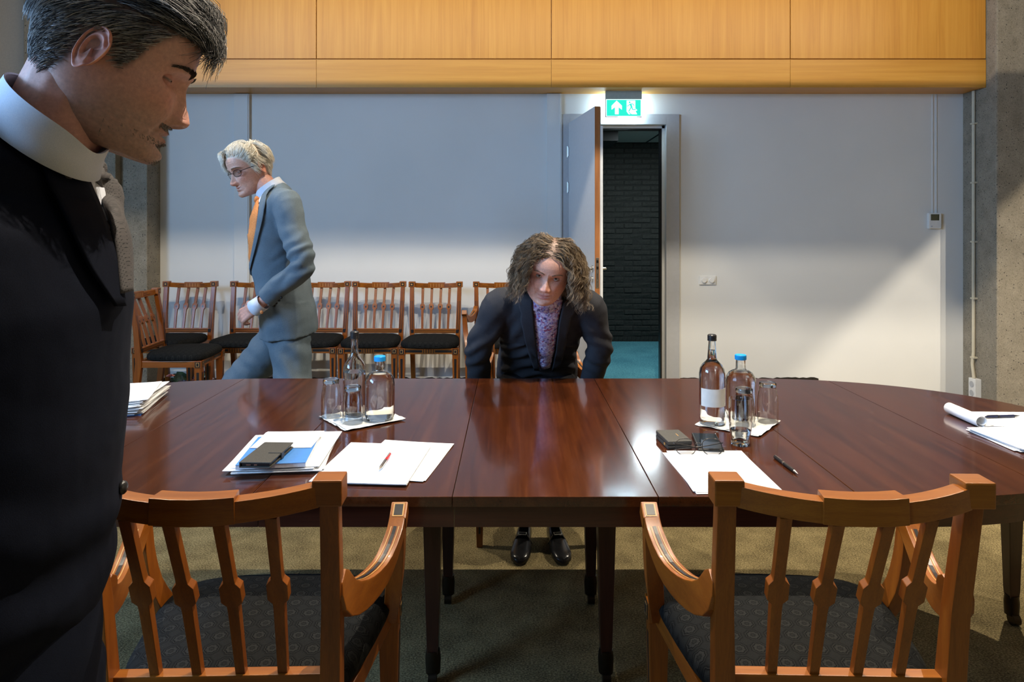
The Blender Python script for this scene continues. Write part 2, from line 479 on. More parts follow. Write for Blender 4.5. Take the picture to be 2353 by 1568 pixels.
b.inputs['Color1'].default_value = (0.10, 0.09, 0.09, 1); b.inputs['Color2'].default_value = (0.075, 0.068, 0.07, 1)
b.inputs['Mortar'].default_value = (0.010, 0.010, 0.012, 1); b.inputs['Mortar Size'].default_value = 0.035; b.inputs['Brick Width'].default_value = 0.6; b.inputs['Row Height'].default_value = 0.3
L(nt, b.outputs[0], p.inputs['Base Color']); p.inputs['Roughness'].default_value = 0.8; M['grey_tie'] = m
m, nt, p = new_mat('floral_blouse')
v1 = N(nt, 'ShaderNodeTexVoronoi', Scale=120.0); L(nt, coords(nt), v1.inputs['Vector'])
s1 = N(nt, 'ShaderNodeSeparateColor'); L(nt, v1.outputs['Color'], s1.inputs[0])
c1 = ramp(nt, s1.outputs[0], [(0.0, (0.30, 0.04, 0.12)), (0.25, (0.55, 0.45, 0.72)), (0.42, (0.70, 0.66, 0.80)), (0.6, (0.20, 0.20, 0.55)), (0.75, (0.60, 0.50, 0.74)), (0.88, (0.05, 0.04, 0.16)), (1.0, (0.75, 0.70, 0.82))])
v2 = N(nt, 'ShaderNodeTexVoronoi', Scale=260.0); L(nt, coords(nt), v2.inputs['Vector'])
c2 = ramp(nt, v2.outputs['Distance'], [(0.12, (0.30, 0.16, 0.38)), (0.45, (1, 1, 1))])
mx = N(nt, 'ShaderNodeMix', data_type='RGBA', blend_type='MULTIPLY'); mx.inputs[0].default_value = 0.75
L(nt, c1, mx.inputs[6]); L(nt, c2, mx.inputs[7]); L(nt, mx.outputs[2], p.inputs['Base Color']); p.inputs['Roughness'].default_value = 0.7
M['floral'] = m
def vcol_mat(name, rough, spec, nz, ns, sss=0.0, bumps=0.0):
    m, nt, p = new_mat(name)
    a = N(nt, 'ShaderNodeAttribute'); a.attribute_name = 'Col'
    n = N(nt, 'ShaderNodeTexNoise', Scale=ns, Detail=5.0, Roughness=0.65); L(nt, coords(nt), n.inputs['Vector'])
    r = ramp(nt, n.outputs[0], [(0.3, (1 - nz,) * 3), (0.7, (1 + nz,) * 3)])
    x = N(nt, 'ShaderNodeMix', data_type='RGBA', blend_type='MULTIPLY'); x.inputs[0].default_value = 1.0
    L(nt, a.outputs['Color'], x.inputs[6]); L(nt, r, x.inputs[7]); L(nt, x.outputs[2], p.inputs['Base Color'])
    p.inputs['Roughness'].default_value = rough; p.inputs['Specular IOR Level'].default_value = spec
    if sss:
        p.inputs['Subsurface Weight'].default_value = sss; p.inputs['Subsurface Radius'].default_value = (1, 0.35, 0.2); p.inputs['Subsurface Scale'].default_value = 0.006
    if bumps: bump(nt, n.outputs[0], p, bumps, 0.0012)
    return m
M['skin'] = vcol_mat('skin', 0.5, 0.4, 0.14, 160, 0.12, 0.25)
M['hair'] = vcol_mat('hair', 0.6, 0.25, 0.15, 90)
M['eye'] = vcol_mat('eye', 0.08, 0.5, 0.02, 60)
# ------------------------------------------------------------------ the room
WY = 5.58            # back wall
WX0, WX1 = -2.875, 3.686
CEIL = 3.45
ST = dict(kind='structure')

mb = MB(); mb.span((-4.8, -2.6, -0.1), (6.6, WY + 0.12, 0))
tag(build(mb, 'floor', M['carpet'], smooth=None), 'brown and ochre looped carpet covering the meeting room floor', **ST)
mb = MB(); mb.span((-4.8, -2.6, CEIL), (6.6, WY + 0.3, CEIL + 0.12))
tag(build(mb, 'ceiling', M['ceiling'], smooth=None), 'plain grey ceiling above the meeting room', **ST)
# back wall, with the doorway left open
DX0, DX1, DZ = 0.475, 1.257, 2.223
mb = MB()
mb.span((WX0 - 0.3, WY, 0), (DX0 - 0.02, WY + 0.12, CEIL)); mb.span((DX1 + 0.02, WY, 0), (WX1 + 0.3, WY + 0.12, CEIL)); mb.span((DX0 - 0.02, WY, DZ + 0.02), (DX1 + 0.02, WY + 0.12, CEIL))
wall = tag(build(mb, 'wall_back', M['wall'], smooth=None), 'smooth white painted back wall under the oak bulkhead', **ST)
for i, (a, b, t) in enumerate(((-2.26, -2.139, 0.03), (0.283, 0.404, 0.035))):
    mb = MB(); mb.span((a, WY - t, 0), (b, WY, 2.472)); mb.span((b - 0.02, WY - t - 0.004, 0), (b - 0.008, WY - t, 2.472))
    build(mb, 'cover_strip', M['wall'], wall, smooth=None, bevel=0.002)
# carpet skirting with a ragged top edge
def skirting(name, x0, x1, lab):
    random.seed(3)
    n = int((x1 - x0) / 0.03); ring = []
    mb = MB(); top = [0.155 + random.uniform(-0.006, 0.006) for _ in range(n + 1)]
    rings = []
    for i in range(n + 1):
        x = x0 + (x1 - x0) * i / n
        rings.append([V((x, WY - 0.012, 0)), V((x, WY, 0)), V((x, WY, top[i])), V((x, WY - 0.012, top[i]))])
    mb.loft(rings)
    tag(build(mb, name, M['skirt'], smooth=None), lab, **ST)
skirting('baseboard_back_left', WX0, 0.40, 'dark carpet skirting behind the row of chairs')
skirting('baseboard_back_right', 1.372, 2.50, 'dark carpet skirting right of the doorway')
# oak bulkhead: panels on a carcass
BY, BZ = 5.304, 2.472
mb = MB(); mb.span((WX0, BY + 0.02, BZ + 0.004), (WX1 - 0.003, WY, CEIL))
bk = tag(build(mb, 'wall_bulkhead', M['panel_h'], smooth=None), 'wide oak veneered bulkhead across the top of the back wall', **ST)
xs = [WX0, -1.52, 0.306, 2.162, WX1 - 0.003]
for i in range(4):
    mb = MB(); mb.span((xs[i] + 0.003, BY, 2.697), (xs[i + 1] - 0.003, BY + 0.02, CEIL))
    build(mb, 'panel', M['panel'], bk, smooth=None, bevel=0.0015)
    mb = MB(); mb.span((xs[i] + 0.0012, BY, BZ), (xs[i + 1] - 0.0012, BY + 0.02, 2.689))
    build(mb, 'lower_panel', M['panel_h'], bk, smooth=None, bevel=0.001)
# concrete columns
mb = MB(); mb.span((WX1, 5.194, 0), (4.5, WY + 0.3, CEIL))
tag(build(mb, 'wall_right_column', M['concrete'], smooth=None, bevel=0.012), 'exposed aggregate concrete column at the right end of the room', **ST)
mb = MB(); mb.span((4.5, 5.23, 0), (6.6, WY + 0.3, CEIL))
tag(build(mb, 'wall_right_end', M['concrete'], smooth=None), 'concrete wall beyond the right column', **ST)
mb = MB(); mb.span((-3.084, 5.38, 0), (WX0, WY + 0.3, CEIL)); mb.span((-3.8, 5.31, 0), (-3.084, WY + 0.3, CEIL))
tag(build(mb, 'wall_left_column', M['concrete'], smooth=None, bevel=0.008), 'exposed aggregate concrete column at the left end of the room', **ST)
mb = MB(); mb.span((-4.8, 5.45, 0), (-3.8, WY + 0.3, CEIL))
tag(build(mb, 'wall_left_end', M['beige'], smooth=None), 'beige plastered wall beside the left column', **ST)
# left wall with its window, right wall, rear wall
wy0, wy1, wz0, wz1 = -2.1, 1.3, 2.0, 3.25
mb = MB()
mb.span((-4.8, -2.6, 0), (-4.65, wy0, CEIL)); mb.span((-4.8, wy1, 0), (-4.65, WY + 0.3, CEIL))
mb.span((-4.8, wy0, 0), (-4.65, wy1, wz0)); mb.span((-4.8, wy0, wz1), (-4.65, wy1, CEIL))
tag(build(mb, 'wall_left', M['beige'], smooth=None), 'beige plastered side wall with a high window', **ST)
mb = MB()
for y in (wy0 + 0.02, (wy0 + wy1) / 2, wy1 - 0.02): mb.box((-4.67, y, (wz0 + wz1) / 2), (0.05, 0.05, wz1 - wz0))
for z in (wz0 + 0.02, wz1 - 0.02): mb.box((-4.67, (wy0 + wy1) / 2, z), (0.05, wy1 - wy0, 0.05))
tag(build(mb, 'window_1', M['frame_grey'], smooth=None), 'grey framed high window in the left wall', **ST)
mb = MB(); mb.span((6.5, -2.6, 0), (6.6, WY, CEIL)); tag(build(mb, 'wall_right', M['concrete'], smooth=None), 'concrete side wall on the right', **ST)
mb = MB(); mb.span((-4.8, -2.7, 0), (6.6, -2.6, CEIL)); tag(build(mb, 'wall_front', M['dark_wall'], smooth=None), 'dark panelled wall opposite the doorway', **ST)

# ------------------------------------------------------------------ door
mb = MB()
FX0, FX1, FZ = 0.404, 1.364, 2.308
for y0, y1, g in ((WY - 0.02, WY + 0.13, 0.0),):
    mb.span((FX0, y0, 0), (DX0, y1, FZ)); mb.span((DX1, y0, 0), (FX1, y1, FZ)); mb.span((DX0, y0, DZ), (DX1, y1, FZ))
fr = tag(build(mb, 'door_1_frame', M['frame_grey'], smooth=None, bevel=0.003), 'grey lacquered steel door frame', **ST)
mb = MB()
mb.span((DX1 - 0.022, WY + 0.045, 0), (DX1, WY + 0.13, DZ)); mb.span((DX0, WY + 0.045, DZ - 0.022), (DX1, WY + 0.13, DZ)); mb.span((DX0, WY + 0.045, 0), (DX0 + 0.022, WY + 0.13, DZ))
build(mb, 'door_stop', M['white_plastic'], fr, smooth=None)
mb = MB()
mb.span((DX1 - 0.034, WY + 0.05, 0), (DX1 - 0.022, WY + 0.12, DZ - 0.022)); mb.span((DX0 + 0.02, WY + 0.05, DZ - 0.034), (DX1 - 0.022, WY + 0.12, DZ - 0.022))
build(mb, 'seal', M['cap_black'], fr, smooth=None)
# open leaf: hinged on the left jamb, standing towards the room
H0 = V((0.483, WY - 0.015, 0)); H1 = V((0.604, 4.80, 0))
u = (H1 - H0); LW = u.length; ang = math.atan2(u.y, u.x)
door = tag(thing('door_1', 'open grey door leaf with brown wooden edge and steel lever handle', 'door', H0, ang), kind='structure')
mb = MB(); mb.span((0, -0.022, 0.01), (LW - 0.004, 0.022, 2.235)); build(mb, 'leaf', M['door_white'], door, smooth=None)
mb = MB(); mb.span((LW - 0.004, -0.022, 0.01), (LW, 0.014, 2.235)); build(mb, 'edge_strip', M['door_edge'], door, smooth=None)
mb = MB(); mb.span((LW - 0.012, 0.022, 0.01), (LW + 0.001, 0.036, 2.10)); build(mb, 'rebate', M['white_plastic'], door, smooth=None)
mb = MB(); mb.span((LW - 0.001, -0.016, 0.955), (LW + 0.002, 0.008, 1.17)); lk = build(mb, 'lock_plate', M['steel'], door, smooth=None, bevel=0.002)
mb = MB()
for z in (1.145, 1.10): mb.span((LW, -0.011, z - 0.012), (LW + 0.0035, 0.003, z + 0.008))
for z in (0.97, 1.0): mb.ball((LW + 0.002, -0.004, z), 0.003, 8, 6)
mb.span((LW + 0.001, -0.006, 1.02), (LW + 0.003, -0.003, 1.06))
build(mb, 'latch', M['dark_metal'], lk)
for sgn, nm in ((-1, 'handle'), (1, 'handle')):
    mb = MB(); y = sgn * 0.022; z = 1.09; x = LW - 0.06
    mb.capsule((x, y, z), (x, y + sgn * 0.05, z), 0.011, 0.010); mb.capsule((x, y + sgn * 0.05, z), (x - 0.115, y + sgn * 0.052, z), 0.010, 0.0085)
    mb.add(*(lambda q: (q.v, q.f))(MB().tube([(x, y, z), (x, y + sgn * 0.008, z)], 0.026, side=V((0, 0, 1)), n=24)))
    mb.add(*(lambda q: (q.v, q.f))(MB().tube([(x, y, z - 0.075), (x, y + sgn * 0.012, z - 0.075)], 0.022, side=V((0, 0, 1)), n=24)))
    build(mb, nm, M['steel'], door)
for z in (2.0, 1.71, 0.3):
    mb = MB(); mb.tube([(0.0, -0.03, z - 0.045), (0.0, -0.03, z + 0.045)], 0.008, n=12); mb.span((-0.03, -0.026, z - 0.035), (0.02, -0.022, z + 0.035))
    build(mb, 'hinge', M['steel'], door)

# ------------------------------------------------------------------ corridor behind the doorway
CY = 8.295
mb = MB(); mb.span((-0.6, WY + 0.12, -0.1), (3.4, CY + 0.2, 0.0)); tag(build(mb, 'floor_corridor', M['blue_carpet'], smooth=None), 'teal blue carpet in the corridor beyond the door', **ST)
mb = MB(); mb.span((-0.6, WY + 0.12, 2.42), (3.4, CY, 2.5)); c2 = tag(build(mb, 'ceiling_corridor', M['ceiling'], smooth=None), 'pale tiled corridor ceiling', **ST)
mb = MB(); mb.span((-0.7, WY + 0.12, 0), (-0.6, CY + 0.1, 2.5)); mb.span((3.4, WY + 0.12, 0), (3.5, CY + 0.1, 2.5)); tag(build(mb, 'wall_corridor_sides', M['mortar'], smooth=None), 'dark side walls of the corridor', **ST)
mb = MB(); mb.span((0.95, 7.2, 2.30), (1.12, 7.9, 2.42)); tag(build(mb, 'trim_1', M['lamp_black'], smooth=None), 'dark duct under the corridor ceiling', **ST)
mb = MB(); mb.span((1.62, WY + 0.2, 2.413), (1.635, CY, 2.42)); build(mb, 'ceiling_joint', M['mortar'], c2, smooth=None)
mb = MB(); mb.span((-0.6, CY + 0.005, 0), (3.4, CY + 0.15, 2.5))
bw = tag(build(mb, 'wall_corridor', M['mortar'], smooth=None), 'black painted brick wall at the far side of the corridor', **ST)
random.seed(8)
brick_me = []
for k in range(4):
    q = MB(); q.box((0, 0, 0), (0.205, 0.05, 0.054)); 
    me = bpy.data.meshes.new('brick'); me.from_pydata([tuple(p + V((random.uniform(-.003, .003), random.uniform(-.006, .006), random.uniform(-.003, .003)))) for p in q.v], [], q.f)
    bm = bmesh.new(); bm.from_mesh(me); bmesh.ops.bevel(bm, geom=list(bm.edges), offset=0.005, segments=1, affect='EDGES'); bm.to_mesh(me); bm.free()
    brick_me.append(finish(me, None, M['brick']))
z = 0.095; row = 0
while z < 2.40:
    x = 0.82 + (0.108 if row % 2 else 0)
    while x < 2.16:
        obj('brick', random.choice(brick_me), bw, (x, CY + 0.024 + random.uniform(-0.004, 0.004), z))
        x += 0.216
    z += 0.0655; row += 1
tile = MB(); tile.box((0, 0, 0), (0.046, 0.04, 0.056)); tme = bpy.data.meshes.new('base_tile'); tme.from_pydata([tuple(p) for p in tile.v], [], tile.f); finish(tme, None, M['brick'])
for k in range(28): obj('base_tile', tme, bw, (0.75 + k * 0.052, CY + 0.018, 0.030))
light('corridor_lamp', 'AREA', (1.5, 6.9, 2.40), CORRIDOR_POWER, (0.80, 0.95, 1.0), shape='RECTANGLE', size=0.5, size_y=0.3)
cl = thing('corridor_light', 'flat ceiling light in the corridor behind the doorway', 'lamp', (1.5, 6.9, 2.405))
mb = MB(); mb.box((0, 0, 0.008), (0.54, 0.34, 0.014)); build(mb, 'panel', M['white_plastic'], cl, smooth=None)

# ------------------------------------------------------------------ exit sign hung under the soffit
sx, sy = 1.0, 5.46
sg = thing('exit_sign', 'lit green emergency exit sign with white arrow and running figure', 'sign', (sx, sy, 2.36))
k = 5.46 / FPX
W2 = 0.143; zt = 0.214; zb = 0.0
def sz(py): return 1.38 - (py - CYP) * k - 2.36
def sxx(px): return (px - CXP) * k - sx
z0, z1 = sz(269.5), sz(228)
mb = MB(); mb.span((sxx(1391), -0.02, z1), (sxx(1474), 0.02, BZ - 2.36)); build(mb, 'housing', M['sign_grey'], sg, smooth=None, bevel=0.002)
mb = MB(); mb.span((sxx(1391), -0.012, z0), (sxx(1474), 0.012, z1)); fp = build(mb, 'sign_plate', M['sign_grey'], sg, smooth=None)
mb = MB(); mb.span((sxx(1392), -0.0135, z0 + 0.003), (sxx(1473), -0.012, z1 - 0.003)); build(mb, 'light_border', M['sign_white'], fp, smooth=None)
mb = MB(); mb.span((sxx(1393.6), -0.0150, z0 + 0.008), (sxx(1471.4), -0.0135, z1 - 0.008)); build(mb, 'green_face', M['sign_green'], fp, smooth=None)
def flat(name, polys, y0, y1, mat, par):
    mb = MB()
    for poly in polys:
        P = [(1380 + a / 19.6, 200 + b / 19.6) for a, b in poly]
        mb.loft([[V((sxx(a), y0, sz(b))) for a, b in P], [V((sxx(a), y1, sz(b))) for a, b in P]])
    return build(mb, name, mat, par, smooth=None)
flat('arrow', [[(712, 630), (948, 860), (948, 1040), (800, 925), (800, 1245), (635, 1245), (635, 925), (482, 1040), (482, 860)]], -0.0165, -0.0150, M['sign_white'], fp)
dr = flat('doorway_symbol', [[(1160, 625), (1550, 625), (1550, 985), (1640, 1060), (1560, 1105), (1630, 1245), (1250, 1245), (1160, 1120)]], -0.0165, -0.0150, M['sign_white'], fp)
def seg(a, b, w):
    ax, ay = a; bx, by = b; dx, dy = bx - ax, by - ay; l = math.hypot(dx, dy); nx, ny = -dy / l * w, dx / l * w
    return [(ax + nx, ay + ny), (bx + nx, by + ny), (bx - nx, by - ny), (ax - nx, ay - ny)]
flat('running_figure', [[(1295 + 38 * math.cos(t * PI / 8), 705 + 38 * math.sin(t * PI / 8)) for t in range(16)],
      seg((1290, 790), (1430, 775), 18), seg((1430, 775), (1500, 860), 16), seg((1300, 800), (1220, 870), 16), seg((1220, 870), (1165, 870), 14),
      [(1290, 785), (1370, 785), (1415, 900), (1400, 960), (1350, 950)], seg((1355, 940), (1250, 1120), 22), seg((1400, 930), (1420, 1035), 22), seg((1420, 1035), (1570, 1030), 18), seg((1255, 1155), (1370, 1250), 16)],
     -0.0175, -0.0165, M['sign_green'], fp)
mb = MB(); mb.span((sxx(1392), 0.012, z0 + 0.002), (sxx(1473), 0.026, z1 + 0.02)); build(mb, 'rear_diffuser', M['sign_edge'], sg, smooth=None)
mb = MB(); mb.span((sxx(1420), -0.012, z0 - 0.003), (sxx(1462), 0.012, z0)); build(mb, 'lower_diffuser', M['sign_edge'], sg, smooth=None)

# ------------------------------------------------------------------ wall fittings
sw = thing('wall_switch', 'white double wall switch beside the doorway', 'switch', (1.595, WY, 0.953))
mb = MB(); mb.span((-0.068, -0.012, -0.036), (0.068, 0, 0.036)); build(mb, 'plate', M['white_plastic'], sw, smooth=None, bevel=0.004)
for x in (-0.03, 0.032):
    mb = MB(); mb.tube([(x, -0.012, 0), (x, -0.026, 0)], 0.02, side=V((1, 0, 0)), n=24); build(mb, 'knob', M['white_plastic'], sw, bevel=0.002)
th = thing('thermostat', 'small white thermostat with dark display on the right of the wall', 'thermostat', (3.441, WY, 1.437))
mb = MB(); mb.span((-0.051, -0.03, -0.064), (0.051, 0, 0.064)); build(mb, 'case', M['white_plastic'], th, smooth=None, bevel=0.006)
mb = MB(); mb.span((-0.036, -0.032, 0.004), (0.030, -0.03, 0.054)); build(mb, 'display', M['lcd'], th, smooth=None)
mb = MB(); mb.ball((-0.03, -0.031, -0.045), 0.006, 10, 6); build(mb, 'sensor', M['frame_grey'], th)
for x in (3.435, 3.466):
    mb = MB(); mb.span((x - 0.0035, WY - 0.006, 1.50), (x + 0.0035, WY, BZ))
    tag(build(mb, 'cable_cover', M['wall'], smooth=None), 'thin white cable cover rising above the thermostat, %s one' % ('left' if x < 3.45 else 'right'), 'cable', 'cable covers above the thermostat')
pp = thing('conduit_pipe', 'cream conduit pipe clipped down the side of the right column', 'pipe', (WX1, 5.43, 0.19))
mb = MB(); mb.tube([(-0.03, -0.025, 0.0), (-0.026, 0.0, 0.11), (-0.016, 0, 0.2), (-0.016, 0, 1.4), (-0.016, 0, 2.28)], 0.012, n=14); build(mb, 'pipe', M['cream_pipe'], pp)
for z in (0.16, 0.63, 1.08, 1.55, 2.02):
    mb = MB(); mb.box((-0.016, -0.004, z), (0.032, 0.046, 0.014)); build(mb, 'clip', M['cream_pipe'], pp, smooth=None, bevel=0.003)
so = thing('wall_socket', 'white double power socket low on the right column', 'socket', (WX1, 5.40, 0.03))
mb = MB(); mb.span((-0.05, -0.04, 0), (0, 0.04, 0.16)); build(mb, 'box', M['white_plastic'], so, smooth=None, bevel=0.005)
for z in (0.045, 0.115):
    mb = MB(); mb.tube([(-0.053, 0, z), (-0.047, 0, z)], 0.024, side=V((0, 0, 1)), n=20); build(mb, 'outlet', M['frame_grey'], so)

# ------------------------------------------------------------------ ceiling luminaires (outside the picture)
def downlight(x, y, half, power, label):
    t = thing('ceiling_lamp', label, 'lamp', (x, y, CEIL - 0.30), 0, 'square ceiling lamps over the table')
    mb = MB(); s = half; q = 0.012
    mb.span((-s - q, -s - q, 0), (-s, s + q, 0.30)); mb.span((s, -s - q, 0), (s + q, s + q, 0.30))
    mb.span((-s, -s - q, 0), (s, -s, 0.30)); mb.span((-s, s, 0), (s, s + q, 0.30)); mb.span((-s, -s, 0.285), (s, s, 0.30))
    build(mb, 'housing', M['lamp_black'], t, smooth=None)  # unseen box, sized to cut the lamp's light straight across the back wall
    mb = MB(); mb.ball((0, 0, 0.276), 0.008, 12, 8); build(mb, 'bulb', M['bulb'], t)
    light('lamp_light', 'POINT', (x, y, CEIL - 0.06), power, WARM, shadow_soft_size=0.010)
for i, (x, h, k) in enumerate(((-2.05, 0.27, 0.65), (-0.65, 0.255, 0.6), (0.80, 0.255, 1.0), (2.3, 0.205, 1.5))):
    downlight(x, 3.22, h, LAMP_POWER * k, 'square black ceiling lamp over the table, %s from the left' % ('first', 'second', 'third', 'fourth')[i])
downlight(0.42, 1.55, 0.155, FRONT_FILL_POWER, 'unseen square lamp added as fill over the near edge of the table')  # added fill lamp for the woman's face, the papers and chair tops
t = thing('unseen_trough_lamp', 'unseen black trough lamp near the right wall, shaped to cut its light diagonally', 'lamp', (5.66, 0.6, CEIL - 0.30))
mb = MB(); mb.span((-0.262, -2.2, 0), (-0.25, 2.2, 0.30)); mb.span((0.6, -2.2, 0), (0.612, 2.2, 0.30)); mb.span((-0.25, -2.2, 0.285), (0.6, 2.2, 0.30)); mb.span((-0.25, -2.2, 0), (0.6, -2.188, 0.285))  # trough shaped so its left edge throws a diagonal on the back wall
build(mb, 'housing', M['lamp_black'], t, smooth=None)
for y in (-0.6, 0.6):
    mb = MB(); mb.ball((0, y, 0.276), 0.008, 12, 8); build(mb, 'bulb', M['bulb'], t)
    light('lamp_light', 'POINT', (5.66, 0.6 + y, CEIL - 0.06), TROUGH_POWER / 2, WARM, shadow_soft_size=0.010)
t = thing('bulkhead_fill', 'unseen trough lamp added to light the oak bulkhead, shielded from the wall', 'lamp', (0.4, 3.75, 3.213))
mb = MB(); mb.span((-3.3, -0.08, 0), (3.3, 0.20, 0.016)); mb.span((-3.3, -0.10, 0), (3.3, -0.08, CEIL - 3.213)); mb.span((-3.31, -0.10, 0), (-3.3, 0.20, CEIL - 3.213)); mb.span((3.3, -0.10, 0), (3.31, 0.20, CEIL - 3.213)); mb.span((-3.3, -0.08, 0.132), (3.3, 0.20, 0.144))  # added lamp; plate and lid keep its light off wall and ceiling
build(mb, 'housing', M['lamp_black'], t, smooth=None)
light('bulkhead_fill_light', 'AREA', (0.4, 3.76, 3.33), BULKHEAD_FILL_POWER, WARM, shape='RECTANGLE', size=6.4, size_y=0.006, aim=(0.4, BY, 2.85))
# ------------------------------------------------------------------ table
TX, TY, TZ = 0.0, 2.228, 0.75
tb = thing('conference_table', 'long polished mahogany conference table with rounded ends and casters', 'table', (TX, TY, 0))
B, A, XC = 0.629, 0.84, 1.0
def half(x, b=B, a=A, xc=XC):
    ax = abs(x)
    if ax <= xc: return b
    if ax >= xc + a: return 0.0
    return b * math.sqrt(1 - ((ax - xc) / a) ** 2)
def leaf_outline(x0, x1, b=B, a=A):
    pts = []
    for s in (1, -1):
        n = 2 if abs(x0) <= XC and abs(x1) <= XC else 28
        q = []
        for i in range(n + 1):
            t = i / n
            if abs(x1) > XC or abs(x0) > XC:
                e = (1 - math.cos(t * PI)) / 2
            else: e = t
            q.append(x0 + (x1 - x0) * e)
        if s < 0: q = q[::-1]
        for x in q: pts.append((x, -s * half(x, b, a)))
    out = []
    for p in pts:
        if not out or (abs(out[-1][0] - p[0]) + abs(out[-1][1] - p[1])) > 1e-4: out.append(p)
    if (abs(out[-1][0] - out[0][0]) + abs(out[-1][1] - out[0][1])) < 1e-4: out.pop()
    return out
cuts = [-1.84, -1.117, -0.615, -0.14, 0.343, 0.817, 1.302, 1.84]
for i in range(7):
    g = 0.0006
    o = leaf_outline(cuts[i] + (g if i else 0), cuts[i + 1] - (g if i < 6 else 0))
    mb = MB(); mb.loft([[V((x, y, TZ - 0.024)) for x, y in o], [V((x, y, TZ)) for x, y in o]])
    build(mb, 'table_leaf', M['mahogany'], tb, smooth=40, bevel=0.0018, seg=2)
# apron following the outline
def apron(x0, x1, name='apron'):
    bo, ao = B - 0.055, A - 0.055; th = 0.022
    for s in (-1, 1):
        n = 1 if max(abs(x0), abs(x1)) <= XC else 20
        rings = []
        for i in range(n + 1):
            e = i / n
            x = x0 + (x1 - x0) * (e if n == 1 else (math.sin(e * PI / 2) if x1 > 0 else 1 - math.cos(e * PI / 2)))
            yo = half(x, bo, ao); yi = half(x, bo - th, ao - th)
            rings.append([V((x, s * yo, 0.655)), V((x, s * yi, 0.655)), V((x, s * yi, 0.726)), V((x, s * yo, 0.726))])
        mb = MB(); mb.loft(rings); build(mb, name, M['mahogany_x'], tb, smooth=40)
ends = 1.0 + A - 0.055
ac = [-ends, -1.117, -0.615, -0.14, 0.343, 0.817, 1.302, ends]
for i in range(7): apron(ac[i] + (0.001 if i else 0), ac[i + 1] - (0.001 if i < 6 else 0))
# legs with casters
for (x, y) in ((-0.24, 2.075), (0.285, 2.075), (-0.235, 2.52), (0.29, 2.52), (1.745, 2.60), (-1.60, 2.62), (1.60, 1.93), (-1.60, 1.93)):
    lx, ly = x, y - TY
    if abs(x) > 1:                                   # end legs sit just inside the apron
        lim = half(x, B - 0.10, A - 0.06); ly = max(-lim, min(lim, ly))
    mb = MB(); mb.bar([(lx, ly, 0.725), (lx, ly, 0.60), (lx, ly, 0.12), (lx, ly, 0.075)], [0.062, 0.060, 0.036, 0.03], [0.062, 0.060, 0.036, 0.03])
    lg = build(mb, 'leg', M['mahogany_z'], tb, smooth=30, bevel=0.003)
    mb = MB(); mb.lathe([(0.001, 0.03), (0.022, 0.032), (0.024, 0.075), (0.021, 0.10), (0.001, 0.10)], 20, (lx, ly, 0))
    mb.tube([(lx - 0.012, ly - 0.012, 0.02), (lx + 0.012, ly - 0.012, 0.02)], 0.02, side=V((0, 0, 1)), n=18)
    build(mb, 'caster', M['brass'], lg)

